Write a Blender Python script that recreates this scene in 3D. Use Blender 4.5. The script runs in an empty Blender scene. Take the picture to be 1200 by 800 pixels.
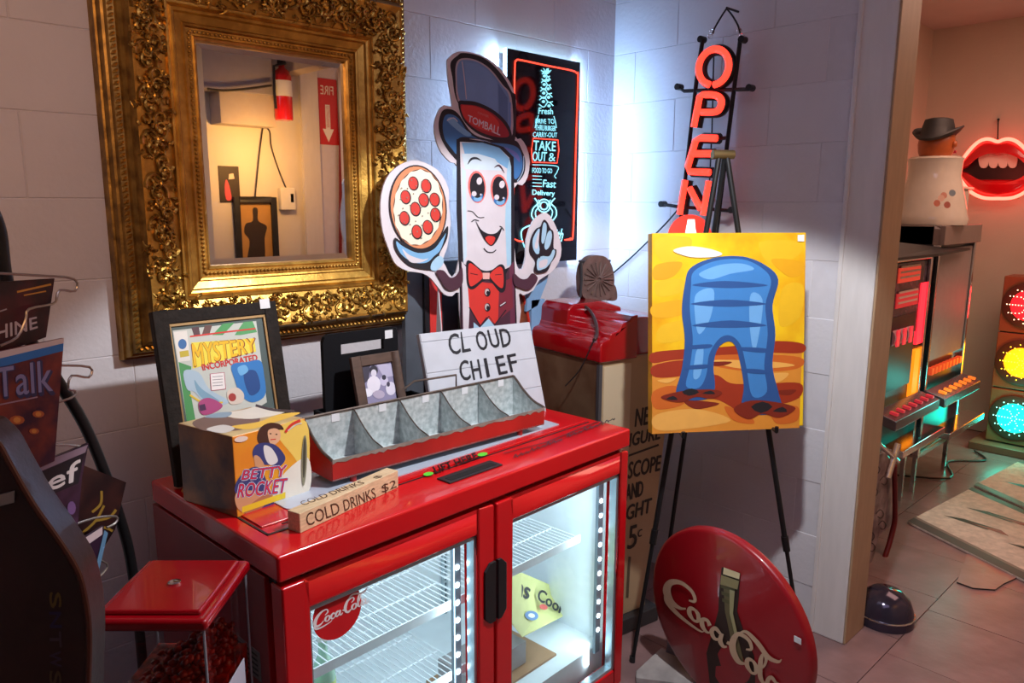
import bpy, bmesh, math, random
from mathutils import Vector as V, Matrix
from mathutils.geometry import tessellate_polygon
random.seed(7)
SC = bpy.context.scene
COL = SC.collection
R = math.radians

# ---------------------------------------------------------------- camera
H = 1.55
PIT, ROL, AW, FPX = R(10.27), R(0.21), R(46.19), 887.0
_Fh = V((math.cos(AW), math.sin(AW), 0)); _Rt = V((math.sin(AW), -math.cos(AW), 0))
_F = _Fh * math.cos(PIT) - V((0, 0, 1)) * math.sin(PIT); _U = _Fh * math.sin(PIT) + V((0, 0, 1)) * math.cos(PIT)
BRT = _Rt * math.cos(ROL) + _U * math.sin(ROL); BUP = _U * math.cos(ROL) - _Rt * math.sin(ROL)
CAM = V((0, 0, H))
cd = bpy.data.cameras.new('camera'); cam = bpy.data.objects.new('camera', cd); COL.objects.link(cam)
cd.sensor_width = 36; cd.lens = FPX / 1200 * 36; cd.clip_start = .02
M = Matrix((BRT, BUP, -_F)).transposed().to_4x4(); M.translation = CAM
cam.matrix_world = M
SC.camera = cam

# ---------------------------------------------------------------- world, lights, exposure
w = bpy.data.worlds.new('world'); SC.world = w; w.use_nodes = True
w.node_tree.nodes['Background'].inputs[0].default_value = (.55, .45, .5, 1)
w.node_tree.nodes['Background'].inputs[1].default_value = .03
SC.view_settings.view_transform = 'Standard'; SC.view_settings.look = 'None'
SC.view_settings.exposure = 0.15; SC.view_settings.gamma = 1; SC.view_settings.use_curve_mapping = False

def light(name, kind, loc, energy, color, target=None, **k):
    d = bpy.data.lights.new(name, kind); d.energy = energy; d.color = color
    for a, b in k.items(): setattr(d, a, b)
    o = bpy.data.objects.new(name, d); COL.objects.link(o); o.location = loc
    if target is not None: o.rotation_euler = (V(target) - V(loc)).to_track_quat('-Z', 'Y').to_euler()
    return o
light('pendant_light', 'SPOT', (1.4, .72, 2.15), 92, (.93, .96, 1), (1.55, 1.22, .95), spot_size=R(100), spot_blend=.16, shadow_soft_size=.03)
light('room_light', 'AREA', (.8, .2, 2.65), 9.0, (.76, .72, 1), (1.6, 1.2, 0.6), shape='RECTANGLE', size=1.6, size_y=1.2)
light('tungsten_lamp', 'AREA', (2.33, -.42, 1.86), 6, (1, .50, .13), (2.33, -.9, 1.84), shape='DISK', size=.22)
light('tungsten_fill', 'SPOT', (-.3, .5, 2.3), 34, (1, .50, .2), (.45, 2.1, 1.7), spot_size=R(58), spot_blend=.9, shadow_soft_size=.2)
light('back_room_light', 'AREA', (4.2, .4, 2.68), 27, (1, .60, .44), (4.2, .6, 0), shape='RECTANGLE', size=1.4, size_y=1.4)

# ---------------------------------------------------------------- pixel rays (the photograph is 1200 x 800)
def ray(u, v): return _F + BRT * ((u - 600) / FPX) + BUP * ((400 - v) / FPX)
def hit(u, v, p, n):
    d = ray(u, v); n = V(n); return CAM + d * ((V(p) - CAM).dot(n) / d.dot(n))
def Z(u, v, z): return hit(u, v, (0, 0, z), (0, 0, 1))
def Y(u, v, y): return hit(u, v, (0, y, 0), (0, 1, 0))
def X(u, v, x): return hit(u, v, (x, 0, 0), (1, 0, 0))

# ---------------------------------------------------------------- materials
MATS = {}
def mat(name, col, rough=.6, metal=0., emit=None, es=1., noise=0., nscale=20., bump=0., bscale=80., trans=0., spec=.5, col2=None, coat=0., stretch=None):
    if name in MATS: return MATS[name]
    m = bpy.data.materials.new(name); m.use_nodes = True; nt = m.node_tree; b = nt.nodes['Principled BSDF']
    b.inputs['Base Color'].default_value = (*col, 1); b.inputs['Roughness'].default_value = rough
    b.inputs['Metallic'].default_value = metal; b.inputs['Specular IOR Level'].default_value = spec
    b.inputs['Coat Weight'].default_value = coat
    if trans: b.inputs['Transmission Weight'].default_value = trans
    if emit is not None:
        b.inputs['Emission Color'].default_value = (*emit, 1); b.inputs['Emission Strength'].default_value = es
    tc = nt.nodes.new('ShaderNodeTexCoord'); src = tc.outputs['Object']
    if stretch:
        mp = nt.nodes.new('ShaderNodeMapping'); mp.inputs['Scale'].default_value = stretch
        nt.links.new(src, mp.inputs[0]); src = mp.outputs[0]
    n = nt.nodes.new('ShaderNodeTexNoise'); n.inputs['Scale'].default_value = nscale; n.inputs['Detail'].default_value = 5
    nt.links.new(src, n.inputs['Vector'])
    r = nt.nodes.new('ShaderNodeValToRGB'); c2 = col2 or tuple(c * (1 - max(noise, .06)) for c in col)
    r.color_ramp.elements[0].position = .38; r.color_ramp.elements[1].position = .66
    r.color_ramp.elements[0].color = (*c2, 1); r.color_ramp.elements[1].color = (*col, 1)
    nt.links.new(n.outputs['Fac'], r.inputs[0]); nt.links.new(r.outputs[0], b.inputs['Base Color'])
    if bump:
        n2 = nt.nodes.new('ShaderNodeTexNoise'); n2.inputs['Scale'].default_value = bscale; n2.inputs['Detail'].default_value = 4
        nt.links.new(src, n2.inputs['Vector'])
        bp = nt.nodes.new('ShaderNodeBump'); bp.inputs['Strength'].default_value = bump; bp.inputs['Distance'].default_value = .004
        nt.links.new(n2.outputs['Fac'], bp.inputs['Height']); nt.links.new(bp.outputs[0], b.inputs['Normal'])
    MATS[name] = m; return m
def s2l(h):
    o = []
    for i in (0, 2, 4):
        c = int(h[i:i + 2], 16) / 255; o.append(c / 12.92 if c < .04045 else ((c + .055) / 1.055) ** 2.4)
    return tuple(o)
def hx(h, rough=.55, **k): return mat('paint_' + h + ('' if not k else '_' + '_'.join(str(x) for x in k)), s2l(h), rough, **k)
def glow(h, s): return mat('glow_%s_%s' % (h, s), s2l(h), .4, emit=s2l(h), es=s)
def thin_glass(name, tint=(1, 1, 1), refl=.12):
    m = bpy.data.materials.new(name); m.use_nodes = True; nt = m.node_tree; nt.nodes.remove(nt.nodes['Principled BSDF'])
    out = nt.nodes['Material Output']; t = nt.nodes.new('ShaderNodeBsdfTransparent'); g = nt.nodes.new('ShaderNodeBsdfGlossy')
    t.inputs[0].default_value = (*tint, 1); g.inputs['Roughness'].default_value = .03
    f = nt.nodes.new('ShaderNodeFresnel'); f.inputs[0].default_value = 1.45
    mx = nt.nodes.new('ShaderNodeMixShader'); nt.links.new(f.outputs[0], mx.inputs[0])
    nt.links.new(t.outputs[0], mx.inputs[1]); nt.links.new(g.outputs[0], mx.inputs[2]); nt.links.new(mx.outputs[0], out.inputs[0])
    return m
BLACK = mat('black_plastic', (.012, .012, .014), .45)
BMETAL = mat('black_metal', (.012, .012, .013), .4, .3)
WIRE = mat('grey_wire', (.42, .38, .34), .35, .8)
CHROME = mat('chrome', (.75, .75, .78), .14, 1.)
RED = mat('red_enamel', s2l('CF1119'), .22, coat=.6, noise=.08, nscale=6)
DRED = mat('glossy_red_plastic', s2l('96040F'), .2, coat=.6)
PAPER = mat('white_sticker', (.75, .76, .78), .6)
GLASS = thin_glass('clear_glass')
TUBEBACK = mat('letter_backing', (.01, .01, .012), .35)

# ---------------------------------------------------------------- mesh building
def smoothline(pts, n=6, closed=False):
    P = [tuple(p) for p in pts]; L = len(P); out = []
    rng = range(L) if closed else range(L - 1)
    for i in rng:
        if closed: p0, p1, p2, p3 = P[i - 1], P[i], P[(i + 1) % L], P[(i + 2) % L]
        else: p0, p1, p2, p3 = P[max(i - 1, 0)], P[i], P[i + 1], P[min(i + 2, L - 1)]
        for k in range(n):
            t = k / n
            out.append(tuple(.5 * ((2 * b) + (-a + c) * t + (2 * a - 5 * b + 4 * c - d) * t * t + (-a + 3 * b - 3 * c + d) * t ** 3) for a, b, c, d in zip(p0, p1, p2, p3)))
    if not closed: out.append(P[-1])
    return out

class MB:
    def __init__(s): s.v = []; s.f = []; s.m = []; s.mats = []
    def mi(s, m):
        if m is None: return 0
        if m not in s.mats: s.mats.append(m)
        return s.mats.index(m)
    def add(s, vs, fs, m=None):
        o = len(s.v); s.v += [V(p) for p in vs]; k = s.mi(m)
        for f in fs: s.f.append([i + o for i in f]); s.m.append(k)
        return s
    def obox(s, o, a, b, c, m=None):
        o, a, b, c = V(o), V(a), V(b), V(c)
        if a.cross(b).dot(c) < 0: a, b = b, a
        vs = [o, o + a, o + a + b, o + b, o + c, o + a + c, o + a + b + c, o + b + c]
        return s.add(vs, [(3, 2, 1, 0), (4, 5, 6, 7), (0, 1, 5, 4), (1, 2, 6, 5), (2, 3, 7, 6), (3, 0, 4, 7)], m)
    def box(s, x0, x1, y0, y1, z0, z1, m=None): return s.obox((x0, y0, z0), (x1 - x0, 0, 0), (0, y1 - y0, 0), (0, 0, z1 - z0), m)
    def prism(s, pts, thick, m=None, m2=None):
        pts = [V(p) for p in pts]; t = V(thick); n = len(pts)
        tri = tessellate_polygon([pts])
        a = V((0, 0, 0))
        for i in range(n): a += (pts[i] - pts[0]).cross(pts[(i + 1) % n] - pts[0])
        flip = a.dot(t) < 0
        vs = pts + [p + t for p in pts]; o = []
        for tr in tri:
            q = [pts[i] for i in tr]; up = (q[1] - q[0]).cross(q[2] - q[0]).dot(t) > 0
            tr = list(tr) if up else list(tr)[::-1]
            o.append([i + n for i in tr]); 
        s.add(vs, o, m)
        base = len(s.v) - 2 * n
        for tr in tri:
            q = [pts[i] for i in tr]; up = (q[1] - q[0]).cross(q[2] - q[0]).dot(t) > 0
            tr = list(tr)[::-1] if up else list(tr)
            s.f.append([i + base for i in tr]); s.m.append(s.mi(m2 or m))
        for i in range(n):
            j = (i + 1) % n; q = [i, j, j + n, i + n]
            if flip: q = q[::-1]
            s.f.append([k + base for k in q]); s.m.append(s.mi(m2 or m))
        return s
    def tube(s, pts, r, m=None, seg=8, closed=False, cap=True):
        pts = [V(p) for p in pts]; n = len(pts); rr = r if isinstance(r, (list, tuple)) else [r] * n
        vs = []; prev = None
        for i, p in enumerate(pts):
            if closed: t = pts[(i + 1) % n] - pts[i - 1]
            else: t = pts[min(i + 1, n - 1)] - pts[max(i - 1, 0)]
            if t.length < 1e-9: t = V((0, 0, 1))
            t.normalize()
            a = prev - t * prev.dot(t) if prev is not None else t.orthogonal()
            if a.length < 1e-6: a = t.orthogonal()
            a.normalize(); prev = a; b = t.cross(a)
            for k in range(seg):
                an = 2 * math.pi * k / seg; vs.append(p + (a * math.cos(an) + b * math.sin(an)) * rr[i])
        fs = []
        for i in range(n if closed else n - 1):
            j = (i + 1) % n
            for k in range(seg):
                l = (k + 1) % seg; fs.append((i * seg + k, i * seg + l, j * seg + l, j * seg + k))
        if not closed and cap: fs += [tuple(range(seg))[::-1], tuple((n - 1) * seg + k for k in range(seg))]
        return s.add(vs, fs, m)
    def cyl(s, p0, p1, r0, r1=None, m=None, seg=20): return s.tube([p0, p1], [r0, r0 if r1 is None else r1], m, seg)
    def lathe(s, o, prof, m=None, seg=28, ax=(0, 0, 1), sq=1.):
        o = V(o); ax = V(ax).normalized(); a = ax.orthogonal().normalized(); b = ax.cross(a); vs = []; fs = []
        for r, h in prof:
            for k in range(seg):
                an = 2 * math.pi * k / seg; vs.append(o + ax * h + a * r * math.cos(an) + b * r * sq * math.sin(an))
        for i in range(len(prof) - 1):
            for k in range(seg):
                l = (k + 1) % seg; fs.append((i * seg + k, i * seg + l, (i + 1) * seg + l, (i + 1) * seg + k))
        if prof[0][0] > 1e-5: fs.append(tuple(range(seg))[::-1])
        if prof[-1][0] > 1e-5: fs.append(tuple((len(prof) - 1) * seg + k for k in range(seg)))
        return s.add(vs, fs, m)
    def quad(s, a, b, c, d, m=None): return s.add([a, b, c, d], [(0, 1, 2, 3)], m)
    def build(s, name, m=None, parent=None, bevel=0., smooth=False, kind=None, seg=2, origin=None):
        me = bpy.data.meshes.new(name)
        o = bpy.data.objects.new(name, me); COL.objects.link(o)
        if parent is not None:
            o.parent = parent; base = world_loc(parent)
        else:
            if origin is None:
                n = max(len(s.v), 1); origin = sum(s.v, V((0, 0, 0))) / n; origin = V((origin.x, origin.y, min(p.z for p in s.v)))
            base = V(origin); o.location = base
        o['wl'] = list(base)
        me.from_pydata([tuple(p - base) for p in s.v], [], s.f)
        ml = s.mats if s.mats else [m]
        for k in ml: me.materials.append(k)
        if s.mats:
            me.polygons.foreach_set('material_index', s.m)
        if smooth: me.polygons.foreach_set('use_smooth', [True] * len(me.polygons))
        if smooth or bevel:
            bm = bmesh.new(); bm.from_mesh(me); bmesh.ops.remove_doubles(bm, verts=bm.verts, dist=1e-6) if bevel else None
            if smooth:
                for e in bm.edges:
                    if len(e.link_faces) == 2 and e.calc_face_angle(0) > R(50): e.smooth = False
            bm.to_mesh(me); bm.free()
        if bevel:
            b = o.modifiers.new('bevel', 'BEVEL'); b.width = bevel; b.segments = seg; b.limit_method = 'ANGLE'; b.angle_limit = R(40)
            if not smooth: 
                me.polygons.foreach_set('use_smooth', [True] * len(me.polygons)); b.harden_normals = True
        if kind: o['kind'] = kind
        return o
def world_loc(o): return V(o['wl']) if 'wl' in o else V((0, 0, 0))
def thing(name, label, cat, loc, group=None):
    o = bpy.data.objects.new(name, None); COL.objects.link(o); o.location = loc; o['wl'] = list(loc); o.empty_display_size = .05
    return tag(o, label, cat, group)
def tag(o, label, cat, group=None, kind=None):
    o['label'] = label; o['category'] = cat
    if group: o['group'] = group
    if kind: o['kind'] = kind
    return o
def struct(o): o['kind'] = 'structure'; return o

# text as flat triangles in a unit box
_TX = {}
def text_tris(body):
    if body in _TX: return _TX[body]
    c = bpy.data.curves.new('t', 'FONT'); c.body = body; c.resolution_u = 3
    o = bpy.data.objects.new('t', c); COL.objects.link(o)
    dg = bpy.context.evaluated_depsgraph_get(); me = bpy.data.meshes.new_from_object(o.evaluated_get(dg))
    vs = [v.co.copy() for v in me.vertices]; fs = [tuple(p.vertices) for p in me.polygons]
    bpy.data.objects.remove(o); bpy.data.meshes.remove(me); bpy.data.curves.remove(c)
    x0 = min(v.x for v in vs); x1 = max(v.x for v in vs); y0 = min(v.y for v in vs); y1 = max(v.y for v in vs)
    vs = [((v.x - x0) / (x1 - x0), (v.y - y0) / (y1 - y0)) for v in vs]
    _TX[body] = (vs, fs); return vs, fs

COKE = [
 [(2.25, 2.35, .1), (2.75, 2.75, .2), (2.5, 3.35, .2), (1.6, 3.3, .25), (.75, 2.5, .42), (.45, 1.5, .5), (.8, .85, .35), (1.5, .95, .2), (2.0, 1.4, .1)],
 [(.45, 1.3, .3), (.5, .5, .3), (1.5, .25, .22), (3.1, .55, .12), (3.5, .9, .05)],
 [(2.75, 2.0, .15), (2.35, 1.75, .28), (2.3, 1.25, .28), (2.65, 1.0, .15), (3.0, 1.3, .25), (3.0, 1.8, .25), (2.75, 2.0, .15)],
 [(3.95, 1.75, .25), (3.75, 2.02, .2), (3.35, 1.7, .28), (3.35, 1.2, .28), (3.7, 1.0, .15), (4.05, 1.3, .1)],
 [(4.85, 1.85, .15), (4.4, 1.95, .25), (4.1, 1.4, .28), (4.35, 1.05, .2), (4.8, 1.4, .15)],
 [(4.95, 2.0, .25), (4.8, 1.3, .3), (5.05, 1.05, .2), (5.35, 1.3, .1)],
 [(5.35, 1.65, .2), (5.7, 1.75, .2)],
 [(6.9, 2.4, .1), (7.35, 2.8, .2), (7.1, 3.3, .22), (6.3, 3.1, .28), (5.85, 2.2, .42), (5.85, 1.4, .4), (6.3, .95, .3), (6.85, 1.25, .12)],
 [(6.3, 3.1, .1), (6.9, 3.75, .2), (7.8, 3.65, .28), (8.7, 3.25, .28), (9.5, 3.5, .2), (9.8, 3.9, .06)],
 [(7.45, 2.0, .15), (7.05, 1.75, .28), (7.0, 1.25, .28), (7.35, 1.0, .15), (7.7, 1.3, .25), (7.7, 1.8, .25), (7.45, 2.0, .15)],
 [(7.75, 1.6, .1), (8.3, 2.2, .15), (8.55, 2.95, .2), (8.3, 3.15, .15), (8.1, 2.5, .3), (8.05, 1.4, .3), (8.3, 1.05, .2), (8.55, 1.3, .1)],
 [(9.35, 1.85, .15), (8.95, 1.95, .25), (8.65, 1.4, .28), (8.9, 1.05, .2), (9.3, 1.4, .15)],
 [(9.45, 2.0, .25), (9.3, 1.3, .3), (9.6, 1.05, .2), (10, 1.4, .08)],
]

class Art:
    """flat print lying on one real plane; points are read off the photograph and land on that plane"""
    def __init__(s, p, n, eps=.0004):
        s.p = V(p); s.n = V(n).normalized()
        if s.n.dot(CAM - s.p) < 0: s.n = -s.n
        s.k = 2; s.eps = eps * .22; s.mb = MB()
    def w(s, q, k=None):
        return hit(q[0], q[1], s.p + s.n * s.eps * (s.k if k is None else k), s.n)
    def _or(s, vs, f):
        a, b, c = vs[f[0]], vs[f[1]], vs[f[2]]
        return list(f) if (b - a).cross(c - a).dot(s.n) > 0 else list(f)[::-1]
    def poly(s, pts, m, smooth=False, n=5):
        if smooth: pts = smoothline(pts, n, True)
        vs = [s.w(q) for q in pts]; fs = [s._or(vs, t) for t in tessellate_polygon([vs])]
        s.mb.add(vs, fs, m); s.k += 1; return s
    def stroke(s, pts, wpx, m, smooth=True, closed=False):
        if smooth: pts = smoothline(pts, 5, closed)
        n = len(pts); vs = []; fs = []
        for i, p in enumerate(pts):
            a = pts[i - 1] if (i or closed) else pts[0]; b = pts[(i + 1) % n] if (closed or i < n - 1) else pts[-1]
            dx, dy = b[0] - a[0], b[1] - a[1]; L = math.hypot(dx, dy) or 1; ww = (p[2] if len(p) > 2 else wpx) / 2
            vs += [s.w((p[0] - dy / L * ww, p[1] + dx / L * ww)), s.w((p[0] + dy / L * ww, p[1] - dx / L * ww))]
        for i in range(n if closed else n - 1):
            j = (i + 1) % n; fs.append(s._or(vs, (2 * i, 2 * i + 1, 2 * j + 1, 2 * j)))
        s.mb.add(vs, fs, m); s.k += 1; return s
    def ell(s, c, rx, ry, m, rot=0, n=20):
        a = R(rot); P = []
        for k in range(n):
            t = 2 * math.pi * k / n; x, y = rx * math.cos(t), ry * math.sin(t)
            P.append((c[0] + x * math.cos(a) - y * math.sin(a), c[1] + x * math.sin(a) + y * math.cos(a)))
        return s.poly(P, m)
    def text(s, body, q, m, bold=0.):
        vs, fs = text_tris(body); TL, TR, BR, BL = q
        offs = [(0, 0)] if not bold else [(-bold, 0), (bold, 0), (0, bold), (0, -bold)]
        for ox, oy in offs:
            P = []
            for x, y in vs:
                a = BL[0] + (BR[0] - BL[0]) * x, BL[1] + (BR[1] - BL[1]) * x; b = TL[0] + (TR[0] - TL[0]) * x, TL[1] + (TR[1] - TL[1]) * x
                P.append(s.w((a[0] + (b[0] - a[0]) * y + ox, a[1] + (b[1] - a[1]) * y + oy)))
            s.mb.add(P, [s._or(P, f) for f in fs], m); s.k += .3
        return s
    def coke(s, q, m, fat=1.):
        TL, TR, BR, BL = q
        sc = math.hypot(BR[0] - BL[0], BR[1] - BL[1]) / 10; sc = .5 * (sc + math.hypot(TL[0] - BL[0], TL[1] - BL[1]) / 4)
        for st in COKE:
            P = []
            for x, y, ww in st:
                x, y = x / 10, y / 4
                a = BL[0] + (BR[0] - BL[0]) * x, BL[1] + (BR[1] - BL[1]) * x; b = TL[0] + (TR[0] - TL[0]) * x, TL[1] + (TR[1] - TL[1]) * x
                P.append((a[0] + (b[0] - a[0]) * y, a[1] + (b[1] - a[1]) * y, ww * sc * fat))
            s.stroke(P, 1, m); s.k -= .9
        s.k += 1; return s
    def build(s, name, parent, **k): return s.mb.build(name, None, parent, **k)

# ================================================================ SETTING
WALLM = mat('painted_block', (.63, .605, .63), .62, noise=.05, nscale=3, bump=.35, bscale=60)
WALL2 = mat('back_room_plaster', (.60, .50, .40), .7, noise=.05, nscale=3, bump=.25, bscale=60)
MORT = mat('painted_mortar', (.60, .575, .60), .7)
TRIM = mat('white_trim', (.66, .62, .60), .45, noise=.05, nscale=6, stretch=(6, 6, 1))
CEIL = mat('ceiling_paint', (.6, .5, .48), .7, noise=.04, nscale=4)
FLM = mat('floor_stone', (.27, .16, .155), .34, noise=.25, nscale=7, bump=.3, bscale=30)
GROUT = mat('floor_grout', (.12, .08, .08), .8)
WY, WX = 2.1, 2.6                # the two walls of the near room
FX, LY, CZ = 5.9, 1.97, 2.74     # far wall, left wall and ceiling of the back room

def block_wall(name, axis, const, s0, s1, z0, z1, mt, brickm, nrm, length=.4, shared={}):
    m = MB(); t = .1
    if axis == 'x': m.box(s0, s1, const, const + t * nrm, z0, z1) if nrm > 0 else m.box(s0, s1, const + t * nrm, const, z0, z1)
    else: m.box(const, const + t * nrm, s0, s1, z0, z1) if nrm > 0 else m.box(const + t * nrm, const, s0, s1, z0, z1)
    o = struct(m.build(name, mt)); g = .0007
    n = 0; z = .16 - .2; row = 0
    while z < z1:
        a = max(z, z0) + g; b = min(z + .2, z1) - g
        if b - a > .02:
            x = s0 - (.2 if row % 2 else 0) + (.032 if axis == 'x' else .1)
            while x < s1:
                c = max(x, s0) + g; d = min(x + length, s1) - g
                if d - c > .02:
                    key = (axis, round(d - c, 3), round(b - a, 3), nrm, brickm.name)
                    if key not in shared:
                        q = MB(); L, h = d - c, b - a; e = .0018; dp = .0022
                        out = -nrm
                        f = [(e, e), (L - e, e), (L - e, h - e), (e, h - e)]; bk = [(0, 0), (L, 0), (L, h), (0, h)]
                        P = []
                        for (u, v), dd in [(p, 0) for p in bk] + [(p, dp) for p in f]:
                            P.append((u, out * dd, v) if axis == 'x' else (out * dd, u, v))
                        F = [(4, 5, 6, 7)] + [(i, (i + 1) % 4, 4 + (i + 1) % 4, 4 + i) for i in range(4)]
                        test = (V(P[5]) - V(P[4])).cross(V(P[6]) - V(P[5])); want = V((0, out, 0)) if axis == 'x' else V((out, 0, 0))
                        if test.dot(want) < 0: F = [k[::-1] for k in F]
                        me = bpy.data.meshes.new('block'); me.from_pydata(P, [], F); me.materials.append(brickm); shared[key] = me
                    bo = bpy.data.objects.new('block', shared[key]); COL.objects.link(bo); bo.parent = o
                    p = V((c, const, a)) if axis == 'x' else V((const, c, a))
                    bo.location = p - world_loc(o); n += 1
                x += length
        z += .2; row += 1
    return o
block_wall('wall_left', 'x', WY + .0022, -1.2, WX + .006, 0, CZ, MORT, WALLM, 1)
block_wall('wall_right', 'y', WX + .0022, 1.09, WY + .006, 0, CZ, MORT, WALLM, 1)
# back room walls
struct(MB().box(WX + .12, FX, LY, LY + .1, 0, CZ).build('wall_back_room_left', WALL2))
struct(MB().box(FX, FX + .1, -2.5, LY + .1, 0, CZ).build('wall_far', WALL2))
struct(MB().box(-1.2, FX + .1, -1.0, -.9, 0, CZ).build('wall_behind', mat('behind_plaster', (.66, .6, .52), .7, noise=.04, nscale=3)))
struct(MB().box(-1.3, -1.2, -1.0, WY + .1, 0, CZ).build('wall_side', WALLM))
struct(MB().box(-1.3, FX + .1, -2.5, WY + .12, CZ, CZ + .08).build('ceiling', CEIL))
struct(MB().box(WX, WX + .12, -.9, .97, 2.42, CZ).build('wall_lintel', WALL2))
# floor with single tiles
fl = struct(MB().box(-1.3, FX + .1, -2.5, WY + .12, -.1, -.008).build('floor', GROUT))
tme = {}
S = .42
for i in range(-2, 15):
    for j in range(-3, 6):
        x0 = i * S + .12 * (j % 3); y0 = j * S
        if x0 + S < 1.3 or x0 > FX - .02 or (x0 + S < 2.6 and y0 < .2): continue
        x1 = min(x0 + S, FX); L = round(x1 - x0 - .003, 3); y1 = min(y0 + S, WY if x0 < WX - S else LY + .1); D = round(y1 - y0 - .003, 3)
        if L < .03 or D < .03: continue
        if (L, D) not in tme:
            q = MB().box(0, L, 0, D, 0, .008); me = bpy.data.meshes.new('tile'); me.from_pydata([tuple(v) for v in q.v], [], q.f); me.materials.append(FLM); tme[(L, D)] = me
        o = bpy.data.objects.new('tile', tme[(L, D)]); COL.objects.link(o); o.parent = fl
        o.location = V((x0, y0, -.008 + random.uniform(-.0008, 0))) - world_loc(fl)
# door casing at the end of the right wall (opening into the back room)
t = MB(); t.box(WX - .022, WX + .0, .967, 1.083, 0, CZ); t.box(WX - .028, WX - .0, 1.075, 1.09, 0, CZ)
t.box(WX, WX + .14, .967, 1.09, 0, CZ)
struct(t.build('trim_1', TRIM, bevel=.003))
WARMTRIM = mat('tan_trim', (.42, .28, .17), .5, noise=.1, nscale=8, stretch=(6, 6, 1))
struct(MB().box(WX - .02, WX + .145, .959, .967, 0, CZ).build('trim_2', WARMTRIM, bevel=.003))

# ================================================================ COOLER
a = R(2.9); CD = V((math.cos(a), math.sin(a), 0)); CB = V((-math.sin(a), math.cos(a), 0)); ZU = V((0, 0, 1))
C0 = V((.597, 1.253, 0)); CW, CDP, CH = 1.15, .585, .9
def cp(x, y, z): return C0 + CD * x + CB * y + ZU * z
def cbox(m, x0, x1, y0, y1, z0, z1, k=None): return m.obox(cp(x0, y0, z0), CD * (x1 - x0), CB * (y1 - y0), ZU * (z1 - z0), k)
cool = thing('drinks_cooler', 'red two-door glass front drinks cooler with lit white interior', 'cooler', tuple(cp(CW / 2, CDP / 2, 0)))
LIN = mat('white_liner', (.80, .86, .9), .35)
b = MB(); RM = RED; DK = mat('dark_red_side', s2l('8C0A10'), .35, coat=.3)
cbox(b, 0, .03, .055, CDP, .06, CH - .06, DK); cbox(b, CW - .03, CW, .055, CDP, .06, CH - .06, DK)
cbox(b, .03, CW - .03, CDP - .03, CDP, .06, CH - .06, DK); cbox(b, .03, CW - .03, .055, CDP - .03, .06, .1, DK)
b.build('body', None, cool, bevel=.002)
b = MB(); cbox(b, .03, .034, .05, CDP - .034, .1, CH - .065); cbox(b, CW - .034, CW - .03, .05, CDP - .034, .1, CH - .065)
cbox(b, .034, CW - .034, CDP - .034, CDP - .03, .1, CH - .065); cbox(b, .034, CW - .034, .06, CDP - .034, .1, .2); cbox(b, .034, CW - .034, .05, CDP - .034, CH - .069, CH - .065)
b.build('liner', LIN, cool)
b = MB(); cbox(b, 0, CW, 0, CDP, CH - .055, CH); b.build('top', RED, cool, bevel=.007, seg=3)
b = MB(); cbox(b, .01, CW - .01, .03, .06, CH - .075, CH - .055); b.build('gasket', BLACK, cool)
b = MB(); cbox(b, .02, CW - .02, .03, .08, 0, .06); 
b.build('kickplate', BLACK, cool)
for i, (x, y) in enumerate([(.05, .06), (CW - .05, .06), (.05, CDP - .06), (CW - .05, CDP - .06)]):
    MB().cyl(cp(x, y, 0), cp(x, y, .06), .018, m=BLACK).build('foot', None, cool)
# raised lid on the top with its dark joint
j = MB()
def flat(m, x0, x1, y0, y1, z, k, h=.0016): cbox(m, x0, x1, y0, y1, z, z + h, k)
flat(j, .035, .04, .10, .25, CH, BLACK); flat(j, .035, .085, .098, .104, CH, BLACK); flat(j, .085, CW - .035, .128, .132, CH, BLACK)
j.build('lid_joint', None, cool)
b = MB(); cbox(b, .045, CW - .035, .14, CDP - .02, CH, CH + .004); b.build('lid', RED, cool, bevel=.0018)
hm = MB(); sl = [Z(515, 562, CH), Z(577, 539, CH), Z(577, 549, CH), Z(529, 568, CH)]
cbox(hm, .475, .655, .048, .094, CH, CH + .004, BLACK); hg = hm.build('lid_grip', None, cool, bevel=.0015)
cbox(MB(), 0, 0, 0, 0, 0, 0)
g = MB(); cbox(g, .487, .643, .056, .078, CH + .0038, CH + .0046, mat('grip_hollow', (.002, .002, .002), .8)); g.build('grip_recess', None, hg)
A = Art((0, 0, CH + .0043), (0, 0, 1), .0002)
A.ell((502, 555), 6, 2.2, hx('5FD23A'), rot=-8); A.ell((565.5, 532), 6, 2.2, hx('5FD23A'), rot=-8)
A.text('LIFT HERE', [(507, 547), (557, 530), (561, 536), (511, 554)], hx('1A0404'), .35)
A.stroke([(590, 531), (640, 518), (702, 493)], .8, BLACK, smooth=False)
for k in range(2):
    x, y = 602 + k * 62, 536 - k * 24
    for q in range(9):
        A.stroke([(x, y), (x + 2.5, y - 4 + q % 3), (x + 4, y - 1), (x + 5.5, y - 3)], 1.1, BLACK); x += 6.4; y -= 2.4
A.build('marker_writing', cool)
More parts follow.
